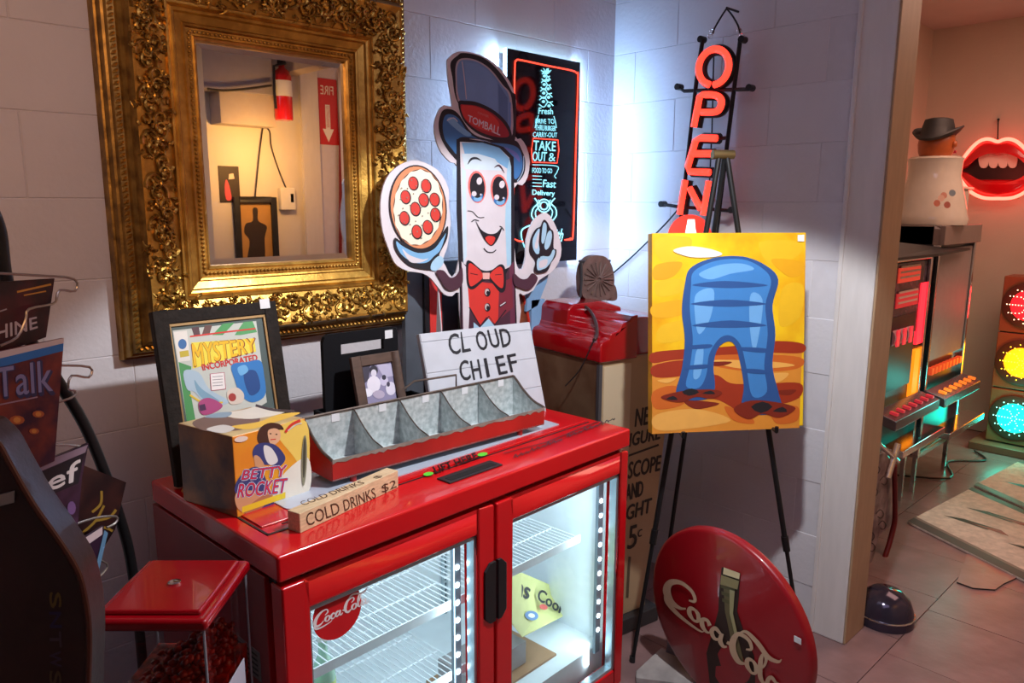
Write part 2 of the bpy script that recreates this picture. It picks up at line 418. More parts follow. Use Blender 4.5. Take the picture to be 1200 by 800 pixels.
# doors
FP = C0 + CB * -.0; FN = -CB
def fx(u, v, off=0.):   # local coordinates on the door plane
    q = hit(u, v, C0 - CB * off, CB) - C0; return q.dot(CD), q.z
def pxpt(x, z, y=0): return cp(x, y, z)
def make_door(x0, x1, hx0, hx1, left):
    z0, z1 = .075, CH - .067
    gx0, gx1 = x0 + .052, x1 - (.056 if left else .040); gz0, gz1 = z0 + .06, z1 - .062
    d = MB()
    for (p0, p1, q0, q1) in [(x0, gx0, z0, z1), (gx1, x1, z0, z1), (gx0, gx1, z0, gz0), (gx0, gx1, gz1, z1)]:
        cbox(d, p0, p1, 0, .045, q0, q1)
    do = d.build('door', RED, cool, bevel=.005)
    s = MB(); e = .010
    for (p0, p1, q0, q1) in [(gx0, gx0 + e, gz0, gz1), (gx1 - e, gx1, gz0, gz1), (gx0 + e, gx1 - e, gz0, gz0 + e), (gx0 + e, gx1 - e, gz1 - e, gz1)]:
        cbox(s, p0, p1, .006, .03, q0, q1)
    s.build('silver_seal', mat('silver_edge', (.5, .62, .68), .25, .7), do)
    p = MB(); p.quad(cp(gx0 + e, .014, gz0 + e), cp(gx1 - e, .014, gz0 + e), cp(gx1 - e, .014, gz1 - e), cp(gx0 + e, .014, gz1 - e)); p.build('glass_pane', GLASS, do)
    h = MB(); hb_, ht_ = fx(580, 726)[1], fx(580, 656)[1]
    c = .018; P = [(hx0 + (c if left else 0), hb_), (hx1 - (0 if left else c), hb_), (hx1, hb_ + .018), (hx1, ht_ - .018), (hx1 - (0 if left else c), ht_), (hx0 + (c if left else 0), ht_), (hx0, ht_ - .018), (hx0, hb_ + .018)]
    h.prism([cp(x, -.006, z) for x, z in P], CB * .012, BLACK); h.build('handle', None, do, bevel=.002)
    # LED strip behind the right edge of the glass
    L = MB(); cbox(L, gx1 - .036, gx1 - .012, .05, .06, gz0 + .05, gz1 - .02, mat('led_rail', (.25, .33, .4), .3)); lo = L.build('led_rail', None, do)
    n = 10; E = glow('EAFBFF', 16.)
    for i in range(n):
        z = gz1 - .09 - i * (gz1 - gz0 - .17) / n
        MB().lathe(cp(gx1 - .024, .05, z), [(0.0001, -.004), (.0065, -.002), (.0065, 0)], E, 10, CB).build('led', None, lo)
    return do
xm = fx(581, 600)[0]
D1 = make_door(.006, xm - .004, xm - .042, xm - .004, True)
D2 = make_door(xm + .004, CW - .006, xm + .004, xm + .034, False)
for x in (.30, .84):
    light('cooler_light', 'AREA', tuple(cp(x, .2, CH - .08)), 1.1, (.72, .92, 1), tuple(cp(x, .28, .1)), shape='RECTANGLE', size=.4, size_y=.25)
for x in (xm - .07, CW - .09):
    light('cooler_led_light', 'AREA', tuple(cp(x, .065, .45)), 1.0, (.66, .90, 1), tuple(cp(x - .3, .5, .45)), shape='RECTANGLE', size=.06, size_y=.6)
# inner posts, wire shelves
WW = mat('white_wire', (.8, .85, .88), .35)
def shelf(x0, x1, z, y0=.08):
    s = MB(); y1 = CDP - .05
    s.tube([cp(x0, y0, z), cp(x1, y0, z), cp(x1, y1, z), cp(x0, y1, z)], .003, WW, 6, True)
    for i in range(1, 4): 
        yy = y0 + (y1 - y0) * i / 4; s.tube([cp(x0, yy, z - .003), cp(x1, yy, z - .003)], .0025, WW, 5)
    n = int((x1 - x0) / .017)
    for i in range(1, n): 
        x = x0 + (x1 - x0) * i / n; s.tube([cp(x, y0, z), cp(x, y1, z)], .0016, WW, 4)
    cbox(s, x0, x1, y0 - .006, y0 - .002, z - .012, z + .012, WW)
    o = s.build('wire_shelf', None, cool)
    return o
mid = xm
def zin(u, v, y): return hit(u, v, C0 + CB * y, CB).z
shelf(.045, mid - .015, zin(530, 706, .1), .1); shelf(mid + .015, CW - .11, zin(690, 624, .1), .1); shelf(.045, mid - .015, .36, .1)
p = MB()
for x in (.3, mid + .3): 
    cbox(p, x, x + .02, CDP - .045, CDP - .035, .12, CH - .09)
po = p.build('shelf_post', mat('post_grey', (.45, .55, .6), .4), cool)
p = MB(); hole = mat('slot_dark', (.08, .12, .15), .6)
for x in (.3, mid + .3):
    for i in range(34): cbox(p, x + .007, x + .013, CDP - .047, CDP - .045, .14 + i * .02, .15 + i * .02, hole)
for k in range(7):
    for i in range(6): cbox(p, .12 + k * .045, .128 + k * .045, CDP - .0365, CDP - .0345, .66 + i * .013, .668 + i * .013, hole)
p.build('slots', None, cool, kind='stuff')
# fridge sticker with script
q = C0 + CB * .0119
A = Art(tuple(q), tuple(-CB), .0003)
cx, cz = fx(400, 719)
c3 = cp(cx, .0132, cz); P = [c3 + CD * .0585 * math.cos(t * math.pi / 20) + ZU * .0585 * math.sin(t * math.pi / 20) for t in range(40)]
m = MB(); m.prism([x + CB * 0 for x in P], -CB * .0008, hx('D3141E')); m.build('round_sticker', None, D1)
A.k = 4; A.coke([(366, 718), (432, 686), (433, 712), (366, 741)], hx('F4E9E9'), 1.25); A.build('script_lettering', D1)
# rating plate on left side
m = MB(); m.obox(cp(-.001, .09, .60), CB * .13, ZU * .065, CD * .0012, mat('grey_label', (.22, .2, .2), .6)); so = m.build('rating_label', None, cool)
m = MB(); dk = mat('label_print', (.03, .03, .03), .7)
for i in range(5): m.obox(cp(-.0016, .10, .608 + i * .011), CB * (.09 + .02 * (i % 2)), ZU * .004, CD * .0006, dk)
m.build('printed_lines', None, so)

# inside the cooler: bottle carton, tray, bottles
bx = thing('beer_carton', 'pale yellow beer bottle carton lying open behind the right glass door', 'carton', tuple(cp(mid + .16, .2, .208)))
YEL = mat('carton_yellow', s2l('D2D08A'), .6)
def gq(u, v, y): return hit(u, v, C0 + CB * y, CB)
c1 = [gq(598, 672, .2), gq(612, 671, .22), gq(652, 688, .30), gq(669, 716, .24), gq(612, 745, .13), gq(598, 727, .12)]
m = MB(); m.prism([tuple(x) for x in c1], (0, 0, -.004), YEL); m.build('flap', None, bx)
m = MB(); f0 = gq(600, 730, .16); 
m.obox(cp(mid + .04, .15, .209), CD * .24, CB * .12, ZU * .07, mat('carton_grey', (.35, .33, .33), .7)); m.build('carton_body', None, bx)
n0 = (c1[1] - c1[3]).cross(c1[4] - c1[3]).normalized()
A = Art(tuple(c1[4] + V((0, 0, .0005))), tuple(n0), .0006)
INK = hx('20222A')
A.text('Coors', [(633, 689), (667, 712), (664, 723), (629, 702)], INK, .5)
A.text('ms', [(600, 678), (622, 690), (619, 702), (599, 696)], INK, .5)
A.ell((637, 711), 5, 3.2, hx('C2524A'), 15); A.ell((623, 721), 8, 5.5, hx('5F86B8'), 10); A.ell((623, 721), 4, 2.6, hx('E8ECD8'), 10)
A.build('carton_print', bx)
m = MB(); cbox(m, mid + .02, mid + .38, .115, .30, .2, .207)
tag(m.build('cardboard_tray', hx('B08A68')), 'flat brown cardboard tray under the beer carton in the cooler', 'tray')
for i, (x, y) in enumerate([(.13, .17), (.21, .2)]):
    t = thing('bottle', ['small pale green bottle behind the left glass door, nearer its hinge side', 'small pale green bottle behind the left glass door, farther from its hinge side'][i], 'bottle', tuple(cp(x, y, .364)), 'green bottles in the cooler')
    MB().lathe(cp(x, y, .364), [(.0001, 0), (.026, 0), (.027, .01), (.027, .1), (.022, .13), (.011, .155), (.010, .19)], mat('pale_green_glass', (.45, .72, .55), .1, noise=.1), 16).build('bottle_glass', None, t, smooth=True)
    MB().lathe(cp(x, y, .364), [(.0275, .04), (.0275, .09)], hx('C9E08A'), 16).build('bottle_label', None, t)
    MB().cyl(cp(x, y, .552), cp(x, y, .565), .012, m=hx('D8D8D0')).build('bottle_cap', None, t)
# pale sheet laid on the lid, its colour standing in for glare
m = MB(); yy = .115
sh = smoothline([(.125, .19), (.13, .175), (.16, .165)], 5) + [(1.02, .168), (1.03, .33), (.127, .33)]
m.prism([cp(x, y, CH + .0042) for x, y in sh], ZU * .0025, mat('pale_glare', (.50, .56, .66), .12, coat=.5)); tag(m.build('glare_sheet', None), 'pale blue sheet standing in for glare on the cooler lid under the metal feeder trough', 'sheet')

# ================================================================ GILT MIRROR
GOLD = mat('gilt', (.66, .38, .08), .36, .85, noise=.45, nscale=24, bump=.12, bscale=120, col2=(.40, .21, .04))
GOLD2 = mat('gilt_dark', (.42, .25, .06), .42, .8, noise=.5, nscale=25, bump=.3, bscale=90, col2=(.18, .10, .025))
gx0, gx1, gz0, gz1 = .834, 1.272, 1.383, 1.962
mir = thing('wall_mirror', 'large rectangular mirror in a carved gilt frame hanging on the left wall', 'mirror', (1.05, WY, 1.15))
PROF = [(0, .04), (.002, .052), (.008, .056), (.012, .053), (.028, .054), (.031, .062), (.036, .064), (.04, .060), (.058, .066), (.062, .073), (.068, .075), (.073, .071), (.078, .078), (.084, .078),
        (.088, .072), (.12, .084), (.15, .094), (.168, .100), (.175, .101), (.180, .094), (.184, .078), (.192, .070), (.196, .062), (.212, .060), (.216, .05), (.222, .048), (.227, .03), (.232, .028), (.236, 0)]
def fpt(side, t, d, h):
    """side 0 bottom,1 right,2 top,3 left ; t 0..1 along, mitred"""
    x0, x1, z0, z1 = gx0 - d, gx1 + d, gz0 - d, gz1 + d
    if side == 0: return V((x0 + (x1 - x0) * t, WY - h, z0))
    if side == 1: return V((x1, WY - h, z0 + (z1 - z0) * t))
    if side == 2: return V((x1 + (x0 - x1) * t, WY - h, z1))
    return V((x0, WY - h, z1 + (z0 - z1) * t))
fr = []
for sd in range(4):
    m = MB()
    for i in range(len(PROF) - 1):
        (d0, h0), (d1, h1) = PROF[i], PROF[i + 1]
        m.add([fpt(sd, 0, d0, h0), fpt(sd, 0, d1, h1), fpt(sd, 1, d1, h1), fpt(sd, 1, d0, h0)], [(0, 1, 2, 3)], GOLD if i < 18 else GOLD2)
    m.add([fpt(sd, 0, 0, .0), fpt(sd, 0, 0, .04), fpt(sd, 1, 0, .04), fpt(sd, 1, 0, .0)], [(0, 1, 2, 3)], GOLD2)
    fr.append(m.build('frame_moulding', None, mir))
ORN = mat('gilt_carving', (.66, .40, .09), .32, .9, noise=.5, nscale=40, bump=.2, bscale=150, col2=(.26, .14, .025))
for sd in range(4):
    m = MB(); W_ = gx1 - gx0 if sd % 2 == 0 else gz1 - gz0
    L = W_ + .26; ux = (fpt(sd, 1, .13, 0) - fpt(sd, 0, .13, 0)).normalized()
    out = {0: V((0, 0, -1)), 1: V((1, 0, 0)), 2: V((0, 0, 1)), 3: V((-1, 0, 0))}[sd]
    base = fpt(sd, 0, .13, .087); up = V((0, -1, 0)); n = int(L / .052)
    def pt(s, o, h): return base + ux * s + out * o + up * (h + o * .25)
    for k in range(n + 1):                      # big S scrolls alternating over the band
        s0 = L * k / n; sg = 1 if k % 2 else -1; c = sg * .014
        for arm in (0, 1):
            P = []; rr = []
            for i in range(17):
                t = i / 16; an = (1 if arm else -1) * (t * 4.6 * math.pi / 2) + sg * 1.2; rad = .029 * (1 - t * .82)
                P.append(pt(s0 + (.022 if arm else -.006) + rad * math.cos(an), c * (1 if arm else -.6) + rad * math.sin(an) * .9, .004 + .006 * t)); rr.append(.0052 * (1 - .5 * t))
            m.tube(P, rr, None, 5)
        m.lathe(pt(s0, c * -.6, .004), [(.0001, .010), (.006, .008), (.008, 0)], None, 7, up)
    for k in range(int(L / .0036)):              # leaves filling both edges of the band
        s0 = random.uniform(0, L); o = random.choice((-1, 1)) * random.uniform(.0, .042); an = random.uniform(0, 6.28); l = random.uniform(.012, .024)
        P = []; rr = []
        for i in range(6):
            t = i / 5; a2 = an + t * random.uniform(.8, 1.8); P.append(pt(s0 + l * t * math.cos(a2), o + l * t * math.sin(a2), .001 + .007 * math.sin(t * 3.1))); rr.append(.0005 + .0038 * math.sin(.3 + t * 2.6))
        m.tube(P, rr, None, 5)
    m.build('carved_scrollwork', ORN, fr[sd], smooth=True, kind='stuff')
    m = MB(); l2 = W_ + .04; b2 = fpt(sd, 0, .02, .056); nb = int(l2 / .011)
    for k in range(nb): m.lathe(b2 + ux * (l2 * (k + .5) / nb), [(.0048, 0), (.004, .003), (.0001, .005)], None, 6, up)
    l3 = W_ + .408; b3 = fpt(sd, 0, .204, .06); nb = int(l3 / .014)
    for k in range(nb): 
        q = b3 + ux * (l3 * (k + .5) / nb); m.tube([q - out * .006 - ux * .005, q + up * .003, q + out * .006 + ux * .005], [.002, .0045, .002], None, 5)
    m.build('beading', GOLD, fr[sd], kind='stuff')
MIRR = mat('mirror_silver', (.86, .84, .84), .012, 1.); 
for sdm in ['Base Color']:
    nt = MIRR.node_tree; [nt.links.remove(l) for l in list(nt.links) if l.to_socket.name == 'Base Color']
bw = .017; yg = WY - .04; m = MB()
O = [(gx0, gz0), (gx1, gz0), (gx1, gz1), (gx0, gz1)]; I = [(gx0 + bw, gz0 + bw), (gx1 - bw, gz0 + bw), (gx1 - bw, gz1 - bw), (gx0 + bw, gz1 - bw)]
vs = [(x, yg + .0012, z) for x, z in O] + [(x, yg, z) for x, z in I]
m.add(vs, [(4, 5, 6, 7)] + [(i, (i + 1) % 4, 4 + (i + 1) % 4, 4 + i) for i in range(4)]); m.build('mirror_glass', MIRR, mir)

# ================================================================ THINGS SEEN ONLY IN THE MIRROR (on the wall behind)
YB = -.9
def MR(u, v, y=YB):
    g = WY - .04; q = Y(u, v, 2 * g - y); return V((q.x, y, q.z))
def mbox(name, u0, u1, v0, v1, dep, m, parent=None, y=YB, bevel=0):
    a = MR(u0, v1, y + dep); b = MR(u1, v0, y + dep); x0, x1 = min(a.x, b.x), max(a.x, b.x)
    return MB().box(x0, x1, y, y + dep, min(a.z, b.z), max(a.z, b.z)).build(name, m, parent, bevel=bevel)
DUCT = mat('beige_box', (.42, .36, .33), .6)
tag(mbox('duct_box', 259, 322, 105, 144, .16, DUCT, bevel=.004), 'beige boxed duct on the wall seen in the mirror', 'duct')
tag(mbox('soffit_panel', 222, 318, 60, 101, .2, mat('soffit_grey', (.30, .27, .31), .6), bevel=.003), 'grey soffit box above the duct seen in the mirror', 'soffit')
ex = thing('fire_extinguisher', 'red fire extinguisher hanging on the wall seen in the mirror', 'extinguisher', tuple(MR(335, 142)))
p0, p1 = MR(333, 141, YB + .2), MR(333, 80, YB + .2); r = .06
EXR = mat('extinguisher_red', s2l('C4161A'), .25, coat=.5)
h = (p1 - p0).length
MB().lathe(p0, [(.0001, 0), (r * .95, 0), (r, .012), (r, h * .83), (r * .8, h * .93), (r * .35, h), (r * .3, h + .02)], EXR, 24).build('cylinder', None, ex, smooth=True)
MB().lathe(p0, [(r * 1.01, h * .45), (r * 1.01, h * .75)], hx('E6E2DE'), 24).build('instruction_label', None, ex, smooth=True)
m = MB(); m.obox(p0 + V((-.02, -.02, h + .02)), (.04, 0, 0), (0, .04, 0), (0, 0, .03)); m.obox(p0 + V((-.01, -.01, h + .05)), (.10, 0, 0), (0, .02, 0), (0, 0, .012)); m.build('valve', BMETAL, ex)
MB().tube([p0 + V((.02, .02, h + .03)), p0 + V((-.07, .03, h)), p0 + V((-.075, .03, h * .5)), p0 + V((-.07, .03, h * .2))], .009, BLACK).build('hose', None, ex, smooth=True)
sg = thing('fire_sign', 'red and white fire extinguisher arrow sign seen in the mirror', 'sign', tuple(MR(382, 169)))
a, b = MR(372, 169), MR(393, 94)
MB().box(min(a.x, b.x), max(a.x, b.x), YB + .012, YB + .016, a.z, b.z).build('sign_plate', hx('C21E24'), sg)
def wall_art_b(x, z): return V((x, YB, z))
cx = (a.x + b.x) / 2; wz = b.z - a.z; m = MB(); WHT = hx('EFE9E4')
def flatpoly(m, pts, y, k): m.prism([(x, y, z) for x, z in pts], (0, .0012, 0), k)
flatpoly(m, [(cx - .018, b.z - .18), (cx + .018, b.z - .18), (cx + .018, a.z + .11), (cx + .045, a.z + .11), (cx, a.z + .02), (cx - .045, a.z + .11), (cx - .018, a.z + .11)], YB + .016, WHT)
def flattext(m, body, x0, x1, z0, z1, y, k, rot=False):
    vs, fs = text_tris(body); P = []
    for x, z in vs:
        if rot: P.append((x0 + (x1 - x0) * z, y, z1 + (z0 - z1) * x))
        else: P.append((x1 + (x0 - x1) * x, y, z0 + (z1 - z0) * z))
    F = []
    for f in fs:
        q = [V(P[i]) for i in f]; F.append(f if (q[1] - q[0]).cross(q[2] - q[0]).y > 0 else f[::-1])
    m.add(P, F, k)
flattext(m, 'FIRE', cx - .052, cx + .052, b.z - .11, b.z - .05, YB + .0175, WHT)
flattext(m, 'EXTINGUISHER', cx - .012, cx + .012, a.z + .12, b.z - .19, YB + .0178, hx('C21E24'), True)
m.build('sign_print', None, sg)
# casing and door beside the sign
struct(mbox('trim_3', 362, 370, 45, 330, .03, TRIM))
struct(mbox('door_1', 370.5, 398, 62, 330, .012, mat('door_white', (.62, .58, .66), .5), bevel=.002))
pp = MB().tube([MR(399, 85, YB + .03), MR(399, 300, YB + .03)], .012, hx('7A1418'), 8).build('riser_pipe', None); tag(pp, 'thin dark red pipe running down beside the door seen in the mirror', 'pipe')
ts = thing('thermostat', 'white wall thermostat box seen in the mirror', 'thermostat', tuple(MR(339, 247)))
mbox('housing', 330, 346, 220, 246, .05, hx('DAD6D0'), ts, bevel=.006); mbox('display', 341, 344, 227, 237, .0, hx('4A4A4A'), ts, y=YB + .0505)
def framed(name, lab, u0, u1, v0, v1, fw, fm, pic, group=None):
    a, b = MR(u0, v1), MR(u1, v0); x0, x1 = min(a.x, b.x), max(a.x, b.x); z0, z1 = a.z, b.z
    t = thing(name, lab, 'picture', ((x0 + x1) / 2, YB, z0)); m = MB()
    if fw:
        for q in [(x0, x0 + fw, z0, z1), (x1 - fw, x1, z0, z1), (x0 + fw, x1 - fw, z0, z0 + fw), (x0 + fw, x1 - fw, z1 - fw, z1)]: m.box(q[0], q[1], YB, YB + .03, q[2], q[3], fm)
        m.build('frame', None, t, bevel=.003)
    q = MB(); q.box(x0 + fw, x1 - fw, YB, YB + .006, z0 + fw, z1 - fw, pic); q.build('picture_sheet', None, t)
    return t, x0, x1, z0, z1
t, x0, x1, z0, z1 = framed('framed_picture', 'black framed picture with a sepia figure on amber ground seen in the mirror', 277, 322, 231, 318, .04, BLACK, hx('B88A4A'))
m = MB(); cx = (x0 + x1) / 2
flatpoly(m, smoothline([(cx - .07, z0 + .06), (cx - .05, z0 + .2), (cx - .085, z0 + .26), (cx - .07, z0 + .32), (cx - .02, z0 + .34), (cx - .015, z0 + .42), (cx + .02, z0 + .42), (cx + .02, z0 + .34), (cx + .08, z0 + .30), (cx + .06, z0 + .22), (cx + .045, z0 + .06)], 4, True), YB + .006, hx('2E1E12')); m.build('printed_figure', None, t)
t, x0, x1, z0, z1 = framed('photo_print', 'small unframed dark print with pink and white shapes seen in the mirror', 258, 279, 195, 237, 0, None, hx('241012'))
m = MB(); cx = (x0 + x1) / 2
flatpoly(m, smoothline([(cx - .03, z0 + .02), (cx - .035, z0 + .1), (cx - .02, z0 + .15), (cx, z0 + .09), (cx + .005, z0 + .02)], 4, True), YB + .007, hx('D8485A')); flatpoly(m, [(cx - .005, z0 + .15), (cx + .035, z0 + .155), (cx + .03, z0 + .19), (cx, z0 + .185)], YB + .007, hx('E0C8B8')); m.build('printed_shapes', None, t)
cb = MB(); K = hx('2A2320')
cb.tube([MR(*p, YB + .02) for p in smoothline([(309, 148), (316, 154), (318, 172), (327, 200), (336, 222)], 5)], .005, K, 6); cb.tube([MR(*p, YB + .02) for p in smoothline([(309, 142), (304, 180), (299, 231)], 5)], .005, K, 6)
cb.tube([MR(*p, YB + .225) for p in smoothline([(243, 104), (262, 106), (290, 104), (318, 100)], 4)], .008, K, 6)
tag(cb.build('wall_cable', None), 'dark cables hanging across the wall seen in the mirror', 'cable')

# ================================================================ TAKE OUT BOTTLE SIGN (left wall)
ys = 2.05; a, b, c = Y(593, 56, ys), Y(681, 73, ys), Y(671, 305, ys)
x0, x1, z0, z1 = a.x, b.x, (c.z), a.z
sn = thing('bottle_light_sign', 'black edge-lit sign with cyan bottle-shaped lettering in a red outline', 'sign', ((x0 + x1) / 2, WY, z0))
MB().box(x0 + .004, x1 - .004, ys, ys + .016, z0, z1, mat('gloss_black_acrylic', (.006, .007, .012), .06)).build('panel', None, sn, bevel=.001)
EDGE = glow('BFE4FF', 9.0)
MB().box(x0 - .001, x0 + .004, ys, ys + .014, z0, z1).build('lit_edge', EDGE, sn); MB().box(x1 - .004, x1, ys + .006, ys + .016, z0 + .01, z1 - .01).build('lit_edge', EDGE, sn)
m = MB(); m.box(x0 + .05, x1 - .05, ys + .016, WY, z0 + .1, z0 + .13, BLACK); m.box(x0 + .05, x1 - .05, ys + .016, WY, z1 - .13, z1 - .1, BLACK); m.build('standoff', None, sn)
light('sign_backlight', 'AREA', (x1 - .012, ys + .03, (z0 + z1) / 2), 6.5, (.34, .60, 1), (x1 + .3, ys + .01, (z0 + z1) / 2), shape='RECTANGLE', size=.03, size_y=z1 - z0)
light('sign_backlight', 'AREA', (x0 + .012, ys + .03, (z0 + z1) / 2), 4.2, (.42, .68, 1), (x0 - .3, ys + .02, (z0 + z1) / 2), shape='RECTANGLE', size=.03, size_y=z1 - z0)
light('sign_backlight', 'AREA', ((x0 + x1) / 2, ys + .03, z1 - .01), .35, (.45, .75, 1), ((x0 + x1) / 2, ys + .02, z1 + .3), shape='RECTANGLE', size=x1 - x0, size_y=.03)
NR = glow('FF4A34', 1.6); NC = glow('8FE6F5', 1.15)
def wp(u, v, k=.004): q = Y(u, v, ys); return V((q.x, ys - k, q.z))
m = MB(); P = smoothline([(601, 235), (601.5, 150), (602.5, 80), (604, 71.5), (609, 70.5), (640, 77), (668, 82.5), (675, 86), (676.5, 93), (674, 170), (671, 270), (668, 279), (661, 281)], 4)
m.tube([wp(*p) for p in P], .0032, NR, 6); m.tube([wp(601, 235), wp(600.5, 279), wp(606, 282), wp(612, 283)], .0032, NR, 6); m.tube([wp(661, 281), wp(668, 281)], .003, NR, 6)
m.tube([wp(*p) for p in [(624, 162), (653, 164), (654, 176), (652, 191), (623, 190), (622, 176)]], .0022, NR, 6, True)
m.build('neon_outline', None, sn)
A = Art((0, ys - .003, 0), (0, -1, 0), .0002)
A.text('TAKE', [(625.5, 164.5), (651.5, 166), (651, 177), (625, 176)], NC, .15); A.text('OUT', [(624.5, 177.5), (641, 178), (640, 189), (624, 188.5)], NC, .15); A.text('&', [(643, 179), (651, 179.5), (651, 189), (643, 189)], NC)
A.text('CARRY-OUT', [(625, 154.5), (653, 155.5), (653, 161), (624.5, 160.5)], NC, .08)
A.text('DRIVE', [(628, 139), (640, 139.5), (640, 145), (627.5, 144.5)], NC, .1); A.text('THRU', [(627.5, 146), (638, 146.5), (638, 153), (627, 152.5)], NC, .1); A.text('BURGER', [(639, 147), (651, 147.5), (651.5, 153.5), (639, 153)], NC, .1); A.text('TO', [(642, 139), (649, 139.5), (650, 145), (642, 145)], NC, .1)
A.text('Fresh', [(631.5, 126), (648, 127), (648, 134), (631, 133.5)], NC, .15)
A.text('FOOD TO GO', [(624, 196.5), (647, 197.5), (647, 203), (624, 202.5)], NC, .1); A.text('Fast', [(637, 210.5), (652, 211.5), (651, 220), (636, 219)], NC, .15); A.text('Delivery', [(624, 222), (650, 224), (650, 231), (624, 230)], NC, .15)
for (x, y) in [(624, 206), (624, 210), (624, 214), (624, 218)]: A.stroke([(x, y), (x + 11, y + .5)], .9, NC, False)
A.stroke([(624, 193), (652, 194.5), (653, 201), (650, 206), (652, 209)], 1, NC)
for i, y in enumerate([83, 87, 92, 97, 102, 107, 112, 117, 122]):
    wv = 4 + i * .55; A.stroke([(640 - wv, y), (640 - wv * .3, y + 3.4 * (-1) ** i), (640 + wv * .3, y - 2.5 * (-1) ** i), (640 + wv, y + 2)], 1.2, NC); A.ell((640 + wv * .4 * (-1) ** i, y + 2), 1.9, 1.7, NC)
for s in (-1, 1):
    A.stroke([(640 - 3 * s, 80), (640 + 1 * s, 86), (640 + 6 * s, 82)], 1, NC); A.stroke([(638.5 + 12 * s, 232), (638 + 8 * s, 238), (638 + 13 * s, 244), (637.5 + 14.5 * s, 252), (637 + 11 * s, 258)], 1.5, NC); A.stroke([(638 + 7 * s, 234), (638 + 5 * s, 240), (637.5 + 10 * s, 248), (637 + 8 * s, 257)], 1.2, NC)
for rr in (7.5, 4.5):
    A.stroke([(637.5 + rr * math.cos(t * .45) * .95, 241 + rr * math.sin(t * .45)) for t in range(14)], 1.5, NC, True, True)
for s_, e in [(134, 150), ]:
    A.stroke([(631, 135), (629, 142), (627, 150)], 1, NC); A.stroke([(649, 136), (651, 143), (652, 150)], 1, NC)
A.stroke([(631, 264), (628, 262), (613, 268), (611, 277), (615, 290)], 1.6, NC); A.text('with', [(645, 268), (662, 268), (658, 283), (643, 281)], NC, .2)
A.build('neon_lettering', sn)

# ================================================================ OPEN SIGN (right wall)
xo = 2.5
def op(u, v, k=0.): q = X(u, v, xo); return V((xo + k, q.y, q.z))
on = thing('open_neon_sign', 'tall black framed sign spelling OPEN downward in red neon letters', 'sign', (2.56, 1.6, 1.4))
m = MB()
for P in [[(820, 45), (813, 90), (794, 258), (792, 280)], [(864, 45), (847, 182), (836, 275)]]: m.tube([op(*p, .02) for p in P], .008, None, 6)
for P in [[(791, 101), (798, 106), (830, 105), (868, 104), (875, 104), (875, 100)], [(771, 239), (790, 242), (853, 247), (853, 244)], [(839, 162), (850, 161)]]: m.tube([op(*p, .02) for p in P], .007, None, 6)
for p in [(791, 101), (875, 102), (772, 239), (854, 246), (818, 45), (866, 45)]: 
    q = op(*p, .012); m.cyl(q, q + V((.03, 0, 0)), .012)
m.build('sign_frame', BMETAL, on)
LET = {'o': smoothline([(836.5 + 17.5 * math.cos(t / 20 * 6.283 + 1.75) + -2.2 * math.sin(t / 20 * 6.283 + 1.75), 78.5 + 21 * math.sin(t / 20 * 6.283 + 1.75)) for t in range(20)], 3),
       'p': [(813, 149), (820, 113)] + smoothline([(824, 111), (838, 111.5), (845, 117), (844, 126), (838, 131), (822, 131.5)], 4),
       'e': [(840, 162), (821, 161.5), (815, 165), (806, 195), (808, 201), (832, 202)], 'e2': [(834, 180), (812, 180)], 'n': [(803, 211), (796.5, 251)], 'n2': [(808, 220), (821, 245)], 'n3': [(831, 212), (824, 252)]}
NEON = glow('FF3A2A', 2.3)
for k, P in LET.items():
    mb_ = MB().tube([op(*p, .022) for p in P], .020, TUBEBACK, 8); mb_.build('letter_backing', None, on, smooth=True)
    MB().tube([op(*p, .0) for p in P], .0125, NEON, 8).build('neon_tube', None, on, smooth=True)
c0 = op(804, 281, .012); yy = V((0, -1, 0)); P = [c0 + yy * .095 * math.cos(t * math.pi / 16) + ZU * .095 * math.sin(t * math.pi / 16) for t in range(32)]
MB().prism(P, (.018, 0, 0), BLACK, glow('F2301E', 1.4)).build('lit_disc', None, on)
A = Art(tuple(c0 - V((.001, 0, 0))), (-1, 0, 0), .0005); A.poly([(806, 257), (814, 257), (815, 268), (820, 290), (800, 290), (804, 268)], glow('FFE9E2', 1.6)); A.build('lit_bottle_shape', on)
m = MB()
for P in [smoothline([(832, 38), (834, 32), (842, 18), (848, 9)], 3), smoothline([(848, 9), (854, 16), (861, 28), (864, 38)], 3)]:
    for i in range(len(P) - 1):
        q0, q1 = op(*P[i], .02), op(*P[i + 1], .02); m.tube([q0, q1], .0035, BMETAL, 5)
for p in [(831, 36), (863, 35), (829, 41), (866, 41)]: m.tube([op(p[0] + 3 * math.cos(t), p[1] + 3 * math.sin(t), .02) for t in [k * .9 for k in range(7)]], .002, CHROME, 5, True)
m.cyl(op(848, 8, .02), V((WX, op(848, 8).y, op(848, 8).z)), .004, m=BMETAL)
m.build('hanging_chain', None, on)
cbm = MB(); P = smoothline([(794, 246), (780, 262), (757, 285), (738, 303), (716, 322)], 5)
cbm.tube([X(*p, WX - .012) for p in P], .0032, BLACK, 6)
cbm.tube([op(826, 60, .06), op(824, 150, .06), op(820, 240, .06)], .0028, BLACK, 6)
tag(cbm.build('power_cord', None), 'thin black cord trailing from the neon sign to the corner', 'cord')

